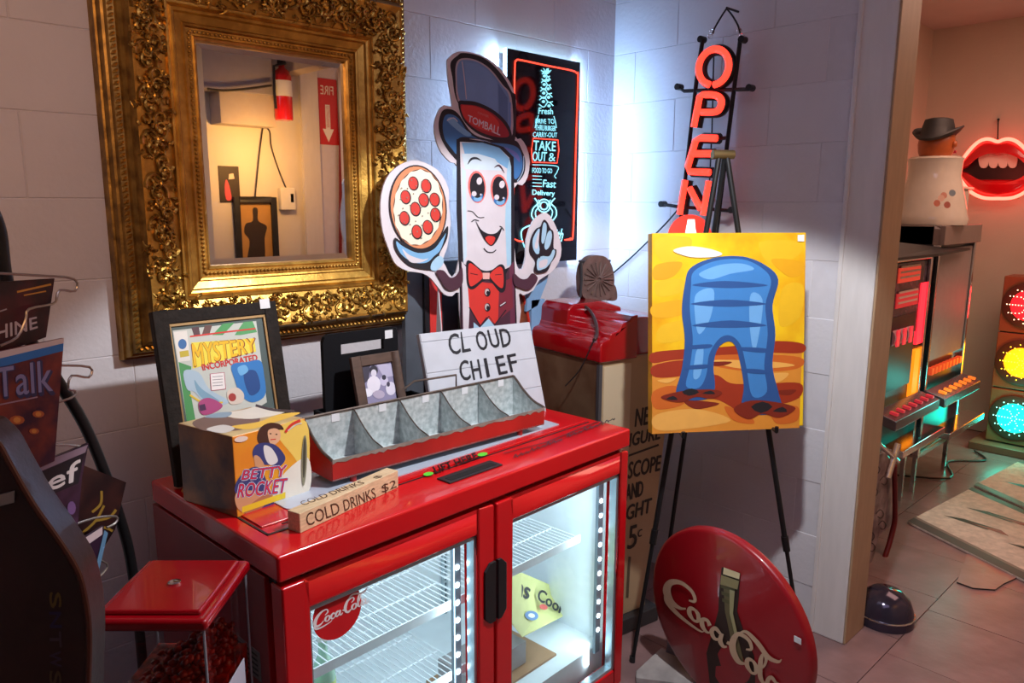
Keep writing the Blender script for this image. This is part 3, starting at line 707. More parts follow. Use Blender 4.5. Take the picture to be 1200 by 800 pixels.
# ================================================================ RED LIDDED SCALE CABINET
P0 = V((1.937, 1.592, 0)); ca = R(-8.8); cdv = V((math.cos(ca), math.sin(ca), 0)); cbv = V((.153, .988, 0))
def kb(s, t, z): return P0 + cdv * s + cbv * t + ZU * z
cabt = thing('scale_cabinet', 'tan weighing scale cabinet with stepped glossy red lid behind the cooler', 'cabinet', tuple(kb(.17, .19, 0)))
TAN = mat('tan_paint', s2l('B59A78'), .5, noise=.14, nscale=6); TANL = mat('tan_light', s2l('C9B596'), .5, noise=.06, nscale=6)
BRN = mat('aged_brass_sheet', s2l('8E745A'), .38, .35, noise=.3, nscale=5, col2=s2l('6A4A34'))
m = MB(); m.prism([kb(0, 0, .06), kb(.255, 0, .06), kb(.36, 0, 1.03), kb(0, 0, 1.03)], cbv * .37); m.build('cabinet_body', TAN, cabt, bevel=.003)
m = MB(); m.obox(kb(-.003, .01, .1), cbv * .35, ZU * .925, cdv * .003); m.build('side_panel', BRN, cabt, bevel=.001)
m = MB(); m.obox(kb(-.005, -.004, .1), cdv * .014, cbv * .014, ZU * .92); m.build('corner_strip', mat('dark_strip', (.06, .055, .06), .5), cabt)
m = MB(); m.obox(kb(.018, -.003, .55), cdv * .125, cbv * .003, ZU * .46); m.build('light_panel', TANL, cabt)
m = MB(); m.obox(kb(-.02, -.03, 0), cdv * .32, cbv * .42, ZU * .06); m.build('cabinet_base', mat('dark_base', (.03, .028, .03), .5), cabt, bevel=.004)
pr_ = [(-.01, 1.028), (-.01, 1.088), (0, 1.10), (.028, 1.106), (.034, 1.124), (.072, 1.132), (.082, 1.152), (.12, 1.162), (.130, 1.176), (.160, 1.180), (.160, 1.028)]
m = MB(); m.prism([kb(s, -.014, z) for s, z in pr_], cbv * .40); m.build('red_lid', DRED, cabt, bevel=.006, seg=3)
m = MB(); m.prism([kb(s, .02, z) for s, z in [(.162, 1.028), (.162, 1.15), (.20, 1.165), (.372, 1.15), (.372, 1.028)]], cbv * .36); m.build('red_rear_lid', DRED, cabt, bevel=.006)
m = MB(); m.prism([kb(s, .22, z) for s, z in [(.035, 1.11), (.04, 1.178), (.06, 1.196), (.20, 1.2), (.30, 1.17), (.30, 1.11)]], cbv * .165); m.build('red_rear_block', DRED, cabt, bevel=.008)
A = Art(tuple(kb(0, -.0005, 0)), tuple(V((cdv.y, -cdv.x, 0))), .0005)
TX = hx('2A2118')
A.text('NEW', [(746, 479), (775, 474), (773, 494), (744, 500)], TX, .55); A.text('FIGURE', [(733, 509), (775, 499), (773, 514), (731, 525)], TX, .55)
A.stroke([(736, 534), (772, 521)], 2.4, TX, False)
A.text('HOROSCOPE', [(700, 550), (775, 533), (773, 551), (698, 571)], TX, .55); A.text('AND', [(734, 568), (754, 563), (753, 580), (733, 587)], TX, .55)
A.text('WEIGHT', [(709, 601), (764, 583), (762, 600), (707, 619)], TX, .55); A.text('5', [(738, 617), (747, 614), (746, 640), (735, 644)], TX, .4); A.text('c', [(748, 621), (753, 619), (752, 628), (747, 630)], TX)
A.stroke([(738, 652), (737, 664), (735, 700)], 3, hx('5A4A38'), False)
A.build('printed_lettering', cabt)
# cast ornament on the lid
q = hit(700, 352, kb(0, .30, 0), cbv); q = V((q.x, q.y, 1.197)); fw = V((-cdv.y * 1, 0, 0))
ot = thing('carved_shell_ornament', 'brown oval fluted shell ornament with two posts on the red lid', 'ornament', tuple(q))
nrm = -cbv; sx = cdv
def oq(u, v, k=0): return hit(u, v, q - nrm * 0, nrm) + nrm * k
OB = mat('brown_cast', s2l('6E5650'), .65, noise=.3, nscale=30, bump=.4, bscale=60)
P = smoothline([(686, 350), (681, 330), (683, 312), (690, 302), (700, 299), (711, 302), (718, 314), (720, 332), (715, 350)], 4, True)
m = MB(); m.prism([oq(*p) for p in P], -nrm * .03); m.build('shell', OB, ot, bevel=.004)
m = MB()
for k in range(18):
    an = k / 18 * 2 * math.pi; c = (701, 327); e = (701 + 17 * math.cos(an), 327 + 20 * math.sin(an)); m.tube([oq(c[0] + 2 * math.cos(an), c[1] + 2 * math.sin(an), .006), oq(*e, .002)], [.002, .0045], None, 5)
m.build('flute', OB, ot, smooth=True)
m = MB(); m.tube([oq(680, 348), oq(681.5, 330), oq(681, 306)], .005); m.cyl(oq(679, 306), oq(684.5, 306), .005); m.tube([oq(716, 330, -.02), oq(716, 306, -.02)], .005); m.cyl(oq(713, 306, -.02), oq(719, 306, -.02), .005)
m.build('post', mat('iron_grey', (.05, .05, .055), .5, .4), ot)
m = MB(); P = smoothline([(719, 352), (718, 338), (723, 332), (729, 337), (730, 352)], 4, True); m.prism([oq(*p, -.035) for p in P], -nrm * .02); m.build('side_scroll', OB, ot, bevel=.003)
# strap lying over the lid
m = MB(); P = [kb(.13, .25, 1.182), kb(.10, .17, 1.168), kb(.05, .08, 1.14), kb(.01, .03, 1.11), kb(-.02, .01, 1.10)]
PP = smoothline([tuple(p + V((0, 0, .006))) for p in P], 5)
m.tube(PP, .006, hx('3A2A2A'), 6); m.tube(smoothline([tuple(p) for p in [V(PP[-1]), kb(-.035, .06, 1.0), kb(-.05, .12, .93)]], 5), .002, BLACK, 6); 
tag(m.build('dark_strap', None), 'dark braided strap draped over the red lid', 'strap')

# ================================================================ BOARDS BEHIND THE CUT-OUT
def yb(u, v, y): return Y(u, v, y)
bd = thing('striped_poster_board', 'black and red panelled board standing behind the cut-out figure', 'board', (1.75, 2.03, 0))
y = 2.02
a, b = Y(497, 330, y), Y(600, 330, y)
MB().box(a.x, b.x, y, y + .02, 0, 1.36, mat('board_black', (.02, .02, .025), .3)).build('board', None, bd, bevel=.002)
c, d = Y(503, 340, y), Y(517, 340, y); MB().box(c.x, d.x, y - .003, y, .8, 1.34, hx('E03A34')).build('red_stripe', None, bd)
c, d = Y(536, 340, y), Y(560, 340, y); MB().box(c.x, d.x, y - .003, y, .8, 1.33, hx('3A4236')).build('green_stripe', None, bd)
bd = thing('rust_poster_board', 'rust brown curved top board edge behind the right side of the cut-out', 'board', (1.95, 1.98, 0))
y = 1.975; P = smoothline([(560, 420), (570, 330), (590, 322), (607, 333), (617, 362), (623, 400), (626, 440)], 5)
q = [Y(*p, y) for p in P]; q = [V((q[0].x, y, 0))] + q + [V((q[-1].x, y, 0))]
MB().prism([tuple(k) for k in q], (0, .02, 0), mat('rust_board', s2l('8E4A2C'), .45, noise=.3, nscale=14, col2=s2l('5A2A20'))).build('board', None, bd)
m = MB(); m.tube([Y(*p, y - .002) for p in P[8:]], .006, hx('C8321E'), 6); m.build('red_edge', None, bd)
y = 2.03; a, b = Y(474, 330, y), Y(500, 330, y)
m = MB(); m.box(a.x, b.x, y, y + .02, 0, 1.33); o = m.build('grey_board', mat('slate_grey', (.10, .115, .14), .5, noise=.2, nscale=12)); tag(o, 'plain slate grey board standing beside the gilt mirror frame', 'board')
y = 1.96; m = MB(); m.prism([Y(620, 318, y), Y(645, 310, y), Y(641, 330, y), Y(630, 358, y), Y(617, 365, y)], (0, .012, 0)); 
m.box(1.98, 2.05, y, y + .012, 0, 1.2)
tag(m.build('pale_blue_board', mat('pale_blue', s2l('7FA8CF'), .4)), 'pale blue board edge behind the raised glove of the cut-out', 'board')

# ================================================================ CUT-OUT FIGURE
ty = R(5.6); pn = V((0, -math.cos(ty), math.sin(ty))); pp0 = V((1.6, 1.884, .906))
st = thing('cardboard_cutout', 'cardboard cut-out of a smiling column figure in a blue top hat holding pizza', 'cutout', (1.62, 1.872, .906))
def sp(u, v): return hit(u, v, pp0, pn)
OUT = [(537.5, 60), (527, 67), (524, 74), (526, 98), (530, 124), (521, 123), (514, 130), (509, 146), (511, 163), (517, 178), (528, 190), (537, 196), (537, 240), (538, 305), (530, 325), (522, 311), (519, 304), (524, 290), (528, 262), (526, 240), (526, 222), (518, 205), (507, 195), (490, 188), (475, 190), (463, 197), (453, 209), (447, 228), (446, 250), (449, 272), (455, 290), (462, 307), (470, 314), (481, 318), (495, 320), (505, 326), (513, 336), (521, 345), (530, 347), (538, 343), (541, 384), (560, 392), (608, 384), (608, 345), (613, 346), (625, 340), (632, 328), (646, 319), (655, 307), (658, 292), (655, 275), (648, 258), (640, 249), (632, 252), (624, 260), (617, 280), (616, 300), (612, 315), (606, 312), (603, 290), (602, 221), (612, 217), (618, 208), (621, 190), (617, 172), (610, 162), (604, 160), (605, 118), (598, 97), (586, 80), (572, 69), (555, 62)]
EDG = mat('foam_white', s2l('DCD3D8'), .6)
m = MB(); m.prism([sp(*p) for p in smoothline(OUT, 2, True)], -pn * .006, EDG); m.build('cutout_board', None, st)
m = MB(); m.prism([V((1.52, 1.96, .906)), V((1.52, 1.934, 1.3)), V((1.52, 1.895, .906))], (.004, 0, 0), EDG); m.prism([V((1.66, 1.96, .906)), V((1.66, 1.934, 1.3)), V((1.66, 1.895, .906))], (.004, 0, 0), EDG); m.build('strut', None, st)
A = Art(tuple(pp0), tuple(pn), .00035)
K = hx('14141F'); W = hx('DAD2D8'); SL = hx('6F92C2'); SL2 = hx('5676A6'); BL = hx('3B76B4'); BL2 = hx('7DB2DC'); RD = hx('D8352E'); RD2 = hx('A81E2C'); PK = hx('E9736C'); MA = hx('4A2838'); LB = hx('A9CFE6'); CR = hx('D98A5E'); CH_ = hx('EDE5CE'); TN = hx('D33A30')
g = lambda s, L: [(420 + x / 4, s + y / 4) for x, y in L]
T = lambda *L: g(40, L)
B = lambda *L: g(220, L)
# hat crown
A.poly(T((465, 100), (490, 88), (560, 100), (620, 135), (680, 200), (720, 270), (738, 300), (735, 490), (700, 500), (600, 480), (470, 330), (440, 200), (432, 135)), K, True)
A.poly(T((462, 130), (500, 112), (560, 125), (620, 165), (675, 235), (718, 300), (715, 490), (600, 440), (475, 330), (455, 200)), hx('B9A9B0'), True)
A.poly(T((470, 135), (500, 120), (560, 132), (615, 170), (668, 235), (708, 300), (706, 470), (600, 440), (482, 322), (462, 200)), SL, True)
A.poly(T((500, 130), (560, 140), (610, 172), (650, 225), (655, 420), (510, 320)), hx('779ACA')); A.poly(T((655, 230), (700, 300), (700, 460), (660, 440)), SL2)
A.stroke(T((486, 128), (496, 200), (506, 305)), 1.2, hx('C9B8BE')); A.stroke(T((712, 320), (710, 460)), 1.4, hx('5F86C8'))
# brim
A.poly(T((465, 370), (420, 350), (390, 365), (376, 420), (385, 480), (410, 530), (440, 570), (470, 590), (480, 500), (600, 500), (690, 560), (715, 620), (725, 690), (750, 690), (778, 650), (782, 590), (765, 540), (740, 500), (690, 500), (600, 490), (530, 460)), K, True)
A.poly(T((470, 395), (430, 375), (405, 385), (395, 430), (405, 490), (440, 540), (462, 560), (468, 490), (530, 485), (620, 510), (690, 555), (720, 610), (730, 675), (750, 670), (768, 630), (768, 580), (750, 535), (700, 515), (600, 505), (520, 465)), BL, True)
A.poly(T((415, 400), (440, 390), (480, 430), (530, 470), (500, 475), (440, 430)), BL2, True); A.stroke(T((415, 405), (445, 392), (465, 410)), 1., W); A.poly(T((600, 512), (690, 530), (745, 560), (755, 600), (700, 545)), hx('6C6FB4'), True)
A.stroke(T((775, 570), (772, 640), (745, 690)), .9, hx('B9D0E8'))
# band
A.poly(T((468, 320), (500, 312), (560, 320), (640, 360), (700, 420), (720, 480), (700, 500), (620, 490), (550, 460), (490, 400)), K, True)
A.poly(T((478, 335), (500, 330), (560, 338), (630, 372), (685, 425), (705, 478), (640, 480), (560, 452), (500, 400)), RD2, True)
A.poly(T((482, 340), (510, 334), (560, 342), (620, 372), (660, 420), (640, 460), (560, 440), (500, 395)), RD, True)
A.text('TOMBALL', T((515, 378), (668, 438), (664, 476), (512, 408)), W, .15); A.text('CENTER', T((560, 362), (612, 382), (610, 392), (558, 370)), hx('D88A80'))
# body column
A.poly([(535, 163), (545, 162), (570, 166), (590, 172), (602, 184), (603, 240), (603, 308), (606, 388), (540, 388), (538, 310), (535, 250)], K)
A.poly([(539, 166), (560, 167), (585, 173), (597, 185), (599, 240), (599, 312), (560, 330), (543, 310), (541, 250)], W)
A.poly([(541, 167), (565, 167), (585, 173), (597, 186), (598, 200), (580, 188), (545, 182)], BL2); A.poly([(541, 180), (560, 180), (580, 186), (590, 200), (545, 198)], hx('CFDFEA'))
A.poly([(597, 186), (599, 195), (599, 310), (594, 312), (592, 260), (594, 200)], LB); A.poly([(541, 196), (546, 200), (547, 300), (543, 308)], hx('C8DCE9'))
# eyebrows and eyes
A.stroke([(*T((512, 610))[0], .6), (*T((530, 585))[0], 2.6), (*T((555, 582))[0], 2.4), (*T((577, 594))[0], .6)], 2, K); A.stroke([(*T((637, 625))[0], .6), (*T((660, 616))[0], 2.4), (*T((684, 650))[0], .8)], 2, MA)
for (cx_, cy_), rot in (((559, 219), -4), ((585.5, 223), -6)):
    A.ell((cx_, cy_), 10.5, 19, PK, rot); A.ell((cx_ + .3, cy_ + .5), 8.7, 17, K, rot); A.ell((cx_, cy_ + 11), 7, 6.5, BL, rot); A.ell((cx_ + 1, cy_ + 13.5), 5, 3.5, BL2, rot); A.ell((cx_, cy_ + 4), 6.6, 9, K, rot)
    A.ell((cx_ + 2.8, cy_ - 7), 3.2, 4.4, W, 10); A.ell((cx_ - 3.4, cy_ + 8), 2.9, 3.1, W); A.ell((cx_ + 4.5, cy_ + 9), 1.1, 1.2, W)
# cheeks and mouth
A.stroke(B((512, 108), (535, 112), (562, 138), (590, 138)), .9, K); A.stroke(B((530, 160), (545, 150), (565, 155)), 1.1, K); A.stroke(B((662, 180), (672, 185), (682, 200)), 1.1, K)
A.poly(B((550, 155), (575, 195), (610, 215), (645, 212), (672, 186), (665, 215), (645, 255), (622, 272), (595, 250), (570, 205)), K, True); A.poly(B((595, 235), (612, 225), (640, 232), (635, 255), (620, 268), (603, 252)), RD, True)
A.stroke(B((588, 283), (605, 300), (630, 302), (646, 290)), 1.2, K)
# suit, waistcoat
A.poly([(540, 306), (556, 318), (590, 326), (601, 306), (604, 388), (541, 388)], MA); A.poly([(541, 306), (552, 320), (549, 388), (543, 388)], W); A.poly([(597, 314), (602, 306), (604, 388), (598, 380)], hx('6A3048'))
A.poly(B((510, 430), (560, 440), (650, 450), (690, 440), (692, 560), (640, 640), (600, 605), (570, 645), (520, 560)), RD); A.poly(B((660, 450), (720, 420), (725, 560), (680, 600), (655, 620)), hx('7E2838'))
A.stroke(B((520, 560), (570, 645), (612, 602), (640, 640), (692, 572)), 1.4, K, False); A.poly(B((540, 630), (570, 655), (610, 612), (640, 650), (640, 690), (540, 690)), LB)
A.poly(B((508, 345), (530, 345), (580, 385), (625, 385), (665, 358), (688, 380), (690, 470), (665, 490), (620, 440), (590, 435), (540, 475), (512, 462), (505, 400)), K, True)
A.poly(B((518, 358), (535, 358), (580, 398), (580, 425), (535, 460), (520, 450), (515, 400)), RD, True); A.poly(B((620, 400), (660, 370), (678, 388), (680, 455), (665, 468), (622, 425)), RD, True); A.poly(B((582, 398), (616, 398), (614, 428), (584, 428)), hx('E8B0A8')); A.stroke(B((525, 400), (560, 408)), .8, K); A.stroke(B((640, 408), (672, 405)), .8, K)
for yb_ in (490, 560): A.ell(B((605, yb_))[0], 3.6, 5, K); A.ell(B((603, yb_ - 2))[0], 2.6, 3.8, hx('C8B8B8')); A.ell(B((607, yb_ + 3))[0], 1.8, 2.6, K)
A.stroke(B((662, 556), (692, 536)), 2.6, K, False); A.stroke(B((664, 553), (690, 536)), 1.2, W, False)
# pizza hand
A.poly(B((170, 235), (200, 250), (280, 290), (350, 270), (395, 210), (420, 180), (415, 240), (380, 310), (385, 330), (370, 380), (330, 385), (250, 370), (200, 330), (170, 280)), K, True)
A.poly(B((178, 250), (210, 275), (280, 305), (350, 290), (395, 235), (410, 215), (385, 290), (355, 320), (320, 350), (260, 350), (210, 320), (185, 285)), BL2, True); A.poly(B((205, 285), (240, 315), (300, 335), (330, 330), (290, 350), (240, 345)), W, True); A.poly(B((345, 350), (375, 320), (398, 330), (395, 360), (365, 388), (340, 382)), LB, True)
pc = (490, 243)
A.ell(pc, 33.5, 50, K, -6, 40); A.ell(pc, 32, 48.3, CR, -6, 40); A.stroke([(pc[0] + 28.5 * math.cos(t * .19), pc[1] + 44 * math.sin(t * .19) - 3 * math.cos(t * .19)) for t in range(33)], .9, K, True, True)
A.poly([(pc[0] + (27.8 + (t % 2) * 1.2) * math.cos(t * .2094), pc[1] + (43 + (t % 2) * 1.6) * math.sin(t * .2094) - 3 * math.cos(t * .2094)) for t in range(30)], CH_, True, 3)
for p, s in [((258, 700), 0), ((318, 712), 0), ((222, 764), 0), ((307, 778), 0), ((358, 776), 0)]: q = T(p)[0]; A.ell(q, 6.3, 8.6, K, -10); A.ell((q[0] - .3, q[1] - .3), 5.2, 7.3, TN, -10)
for p in [(268, 100), (217, 143), (362, 127), (326, 185), (275, 207)]: q = B(p)[0]; A.ell(q, 6.3, 8.8, K, -10); A.ell((q[0] - .3, q[1] - .3), 5.2, 7.4, TN, -10)
for k in range(34):
    an = k * 2.4; rr = math.sqrt((k + 1) / 36.); A.ell((pc[0] + 25 * rr * math.cos(an), pc[1] + 38 * rr * math.sin(an)), .8, 1., hx('8C7A70'), n=6)
# arms
A.poly(B((365, 390), (400, 388), (430, 420), (460, 410), (485, 372), (490, 440), (470, 470), (440, 480), (410, 470), (385, 430)), MA, True)
A.poly(B((728, 400), (760, 425), (790, 425), (815, 400), (840, 420), (830, 450), (800, 478), (760, 470), (730, 450)), MA, True)
# raised glove
A.poly(B((835, 190), (855, 180), (868, 150), (885, 160), (900, 190), (915, 210), (915, 280), (928, 290), (925, 320), (905, 350), (885, 390), (840, 400), (825, 380), (832, 340), (806, 300), (808, 250), (820, 210)), K, True)
for P in [((838, 200), (850, 195), (845, 250), (850, 300), (835, 310), (818, 280), (818, 240)), ((862, 190), (870, 162), (882, 175), (880, 220), (868, 260), (858, 250)), ((885, 215), (900, 200), (908, 225), (898, 270), (880, 290), (872, 270)), ((895, 320), (912, 290), (922, 300), (910, 335), (885, 370), (868, 380), (840, 385), (838, 340), (860, 320))]: A.poly(B(*P), LB, True)
A.poly(B((842, 215), (848, 212), (844, 260), (838, 285), (826, 275)), W, True); A.poly(B((850, 345), (885, 335), (880, 365), (850, 375)), W, True); A.stroke(B((850, 330), (852, 290), (870, 280)), 1, K)
A.build('printed_figure', st)

# ================================================================ LETTER BOARD
lr = V((math.cos(R(-7.7)), math.sin(R(-7.7)), 0)); ln = V((lr.y, -lr.x, 0)); lt = R(18.3); lu = ZU * math.cos(lt) - ln * math.sin(lt); lN = lr.cross(lu)
lc = V((1.503, 1.686, 1.051)); lw, lh = .405, .30
lb = thing('letter_board', 'white letter board spelling CLOUD CHIEF in black letters leaning behind the trough', 'sign', tuple(lc - lu * .15 + V((0, 0, -.0))))
lo = lc - lr * lw / 2 + lu * (.1335 - lh)
lo = lo  # bottom left corner of the board
WB = hx('BCBEC6')
m = MB(); m.obox(lo - lN * .02, lr * lw, lu * lh, lN * .02); m.build('board', WB, lb, bevel=.002)
rows = [.0, .09, .182, .274, .30]
for i in range(4):
    m = MB(); m.obox(lo + lu * (rows[i] + .001) + lr * .002, lr * (lw - .004), lu * (rows[i + 1] - rows[i] - .003), lN * .0022); m.build('panel', hx('C2C4CC'), lb, bevel=.0006)
A = Art(tuple(lo + lN * .0026), tuple(lN), .0004)
for ch, q in zip('CLOUD', [[(524, 392), (537, 390), (540, 414), (528, 416)], [(540, 389), (543, 389), (552, 411), (542, 413)], [(556, 389), (568, 387), (573, 409), (561, 411)], [(571, 387), (581, 385), (587, 406), (576, 408)], [(585, 386), (596, 384), (600, 404), (589, 407)]]): A.text(ch, q, K, .35)
for ch, q in zip('CHIEF', [[(537, 424), (548, 421), (552, 444), (541, 447)], [(551, 423), (561, 421), (565, 443), (555, 445)], [(567, 420), (570, 419.5), (574, 441), (571, 442)], [(580, 418), (590, 416), (595, 437), (585, 439)], [(594, 416), (604, 414), (607, 434), (599, 436)]]): A.text(ch, q, K, .3)
A.build('black_letters', lb)
m = MB(); m.obox(lo + lr * .1 - lN * .022, lr * .03, V((0, .12, -.02)), ZU * .012); m.build('stand', BLACK, lb)

# ================================================================ TOTE CADDY
ZT = .9065; tc = thing('divided_tote', 'black flat-sided caddy with a slotted carrying handle on the cooler', 'caddy', (1.15, 1.80, ZT))
TK = mat('matte_black', (.007, .007, .009), .8, spec=.15)
y = 1.80; tl, tr_ = Y(378, 393, y), Y(466, 382, y)
m = MB(); X0, X1, ZH = tl.x - .0, tr_.x, tl.z
hz0, hz1, hx0_, hx1_ = ZH - .062, ZH - .032, X0 + .055, X1 - .05
c = .02
m.prism([(X0, y, ZT), (X1, y, ZT), (X1, y, hz0), (X0, y, hz0)], (0, .014, 0)); m.prism([(X0, y, hz1), (X1, y, hz1), (X1, y, ZH - c), (X1 - c * .3, y, ZH - c * .3), (X1 - c, y, ZH), (X0 + c, y, ZH), (X0 + c * .3, y, ZH - c * .3), (X0, y, ZH - c)], (0, .014, 0))
m.prism([(X0, y, hz0), (hx0_, y, hz0), (hx0_, y, hz1), (X0, y, hz1)], (0, .014, 0)); m.prism([(hx1_, y, hz0), (X1, y, hz0), (X1, y, hz1), (hx1_, y, hz1)], (0, .014, 0)); m.build('divider', TK, tc)
m = MB(); bx0, bx1, by0, by1, bz = 1.0, 1.33, 1.72, 1.815, .992
for q in [(bx0, bx1, by0, by0 + .008), (bx0, bx0 + .008, by0, 1.83), (bx1 - .008, bx1, by0, 1.83), (bx0, bx1, 1.822, 1.83)]: m.box(q[0], q[1], q[2], q[3], ZT, bz)
m.box(bx0, bx1, by0, 1.83, ZT, ZT + .006); m.build('box', TK, tc, bevel=.001)
m = MB(); a = Y(456, 391, y - .001); m.obox((a.x - .014, y - .001, a.z - .013), (.026, 0, 0), (0, 0, .024), (0, .001, 0)); m.build('price_sticker', PAPER, tc)

# ================================================================ SMALL PHOTO FRAME
pr0 = V((1.12, 1.683, ZT)); pu = V((0, math.sin(R(14)), math.cos(R(14)))); pN = V((0, -math.cos(R(14)), math.sin(R(14)))); prt = V((1, 0, 0))
sf = thing('small_photo_frame', 'small brown wooden photo frame with a monochrome group photo', 'picture', (1.12, 1.69, ZT))
def fp2(u, v): return hit(u, v, pr0, pN)
a, b = fp2(411, 419), fp2(467, 412); x0, x1 = a.x, b.x; L = (a - pr0).dot(pu)
def q2(x, l, k=0): return V((x, 0, 0)) + V((0, pr0.y, pr0.z)) + pu * l + pN * k
WD = mat('walnut', s2l('5A4338'), .5, noise=.3, nscale=20, stretch=(1, 1, 4)); fw = .028
m = MB()
for (p, q, r, s) in [(x0, x0 + fw, 0, L), (x1 - fw, x1, 0, L), (x0 + fw, x1 - fw, 0, fw), (x0 + fw, x1 - fw, L - fw, L)]: m.obox(q2(p, r, -.012), prt * (q - p), pu * (s - r), pN * .014)
m.build('frame', WD, sf, bevel=.0015)
m = MB(); m.obox(q2(x0 + fw, fw, -.010), prt * (x1 - x0 - 2 * fw), pu * (L - 2 * fw), pN * .006, hx('8E88A8')); m.build('photo', None, sf)
A = Art(tuple(q2(x0, 0, -.0035)), tuple(pN), .0002)
A.poly([(421, 428), (434, 427), (432, 445), (424, 452)], hx('3A3648')); A.poly([(441, 427), (462, 426), (464, 440), (450, 442)], hx('B8B2CC'))
for p, rx, ry, c in [((438, 434), 5, 6, '2A2838'), ((438, 437), 3.4, 4.4, 'D8D2E0'), ((438, 450), 8, 10, 'E4DEEA'), ((450, 446), 5, 6, 'C8C0D8'), ((450, 442), 2.6, 3, '302C40'), ((458, 455), 6, 8, 'DAD4E4'), ((430, 460), 7, 5, 'EAE6F0'), ((444, 462), 7, 5, 'B4A8BE'), ((455, 450), 2, 3, '403A50')]: A.ell(p, rx, ry, hx(c), n=12)
A.build('printed_group', sf)

# ================================================================ FEEDER TROUGH
GALV = mat('galvanised', (.66, .71, .71), .42, .25, noise=.35, nscale=70, bump=.1, bscale=50, col2=(.42, .48, .48)); TRED = mat('chipped_red', s2l('B3241F'), .42, noise=.25, nscale=7); RUST = mat('rusty_rim', s2l('6E5F56'), .5, .5, noise=.4, nscale=30); CHIP = mat('bare_metal', s2l('A39C92'), .5, .3, noise=.3, nscale=40)
tz = ZT + .016
ta = V((.847, 1.474, tz)); tb = V((1.533, 1.462, tz)); td = (tb - ta).normalized(); TL_ = (tb - ta).length; tk = V((-td.y, td.x, 0))
def q3(s, t, z): return ta + td * s + tk * t + ZU * z
fh, tdp = .050, .135
bkz = .092
tr = thing('feeder_trough', 'galvanised five-bin feeder trough with chipped red front lip', 'trough', tuple(q3(TL_ / 2, .06, 0)))
bins = MB(); bins.prism([q3(0, 0, 0), q3(0, tdp, 0), q3(0, tdp, .004), q3(0, 0, .004)], td * TL_); m = bins; m.build('tray_floor', GALV, tr)
curve = smoothline([(0, fh), (.012, fh + .004), (.045, .062), (.085, .085), (.115, bkz + .018), (tdp - .004, bkz + .03)], 4)
m = MB(); m.obox(q3(0, tdp - .002, 0), td * TL_, tk * .002, ZU * (bkz + .03)); m.build('back_panel', GALV, tr)
m = MB(); m.obox(q3(0, 0, 0), td * TL_, tk * .002, ZU * fh); fp_ = m.build('front_lip', TRED, tr)
prof = [(0.0022, 0)] + [(max(t, .0022), z) for t, z in curve] + [(tdp, 0)]
for i in range(6):
    s = TL_ * i / 5 - (.0015 if i == 5 else 0); m = MB(); m.prism([q3(s, t, z) for t, z in prof], td * .0015, GALV); 
    e = m.build('end_plate' if i in (0, 5) else 'divider', None, tr)
    if i in (0, 5):
        m = MB(); m.prism([q3(s + (-.001 if i == 0 else .0016), t, z) for t, z in prof], td * .001, TRED if i == 0 else CHIP); m.build('outer_plate', None, tr)
m = MB()
for i in (0, 5): 
    s = TL_ * i / 5; m.tube([q3(s, t, z) for t, z in curve], .0035, RUST, 6)
for i in range(1, 5): m.tube([q3(TL_ * i / 5, t, z) for t, z in curve], .0018, RUST, 5)
m.tube([q3(0, tdp - .002, bkz + .03), q3(TL_, tdp - .002, bkz + .03)], .0035, RUST, 6); m.build('rim', None, tr)
m = MB(); n = 60; up_ = []; lo_ = []
for i in range(n + 1):
    s = TL_ * i / n; up_.append(q3(s, -.0012, fh + .002)); lo_.append(q3(s, -.0012, fh - .004 - random.random() * .007))
for i in range(n): m.add([up_[i], lo_[i], lo_[i + 1], up_[i + 1]], [(0, 1, 2, 3)])
m.build('chipped_edge', CHIP, tr)
m = MB(); a1, a2 = q3(TL_ * .44, tdp, bkz + .03), q3(TL_ * .60, tdp, bkz + .03)
hp = [Y(*p, a1.y) for p in [(472, 452), (524, 441), (525, 462)]]
m.tube([q3(.47, tdp, bkz + .03), q3(.47, tdp, bkz + .065), q3(.33, tdp + .005, bkz + .068), q3(.30, tdp + .01, bkz + .05)], .003, RUST, 6); m.build('wire_handle', None, tr)
for s in (.06, .60): MB().cyl(q3(s, .012, -.016), q3(s, .012, 0), .008, m=TRED).build('foot', None, tr); MB().cyl(q3(s, .11, -.016), q3(s, .11, 0), .008, m=TRED).build('foot', None, tr)
for i in range(5):
    s = TL_ * (i + .55) / 5; m = MB(); m.obox(q3(s, tdp - .0035, .098), td * .022, ZU * .02, tk * .001); m.build('price_sticker', PAPER, tr)
m = MB(); m.obox(q3(TL_ + .003, .07, -.015), td * .03, tk * .02, ZU * .008); tag(m.build('grey_wedge', mat('wedge_grey', (.16, .19, .21), .5), bevel=.001), 'small grey plastic strip beside the right end of the trough', 'strip')

# ================================================================ WOOD BLOCK "COLD DRINKS $2"
z = .9
w0, w1 = Z(352, 625, z), Z(467, 571, z); w0.z = w1.z = z; wd = (w1 - w0); wl = wd.length; wd.normalize(); wk = V((-wd.y, wd.x, 0)); wh = .042; wt = .035
PINE = mat('pine', s2l('E2C49A'), .55, noise=.22, nscale=14, stretch=(1, 14, 14))
wb = thing('wooden_block_sign', 'square pine block lettered COLD DRINKS lying on the cooler edge', 'sign', tuple(w0 + wd * wl / 2 + wk * wt / 2))
MB().obox(w0, wd * wl, wk * wt, ZU * wh).build('block', PINE, wb, bevel=.0015)
A = Art(tuple(w0), tuple(-wk), .0012); A.k = 2; IK = hx('4A3222')
A.text('COLD', [(358, 602), (396, 587.5), (399, 601), (360, 617)], IK); A.text('DRINKS', [(402, 586), (439, 571), (441, 583), (404, 599)], IK); A.text('$2', [(447, 568), (464, 561.5), (465, 572), (448, 579)], IK)
A.build('front_lettering', wb)
A = Art(tuple(w0 + ZU * wh), (0, 0, 1), .0012); A.k = 2
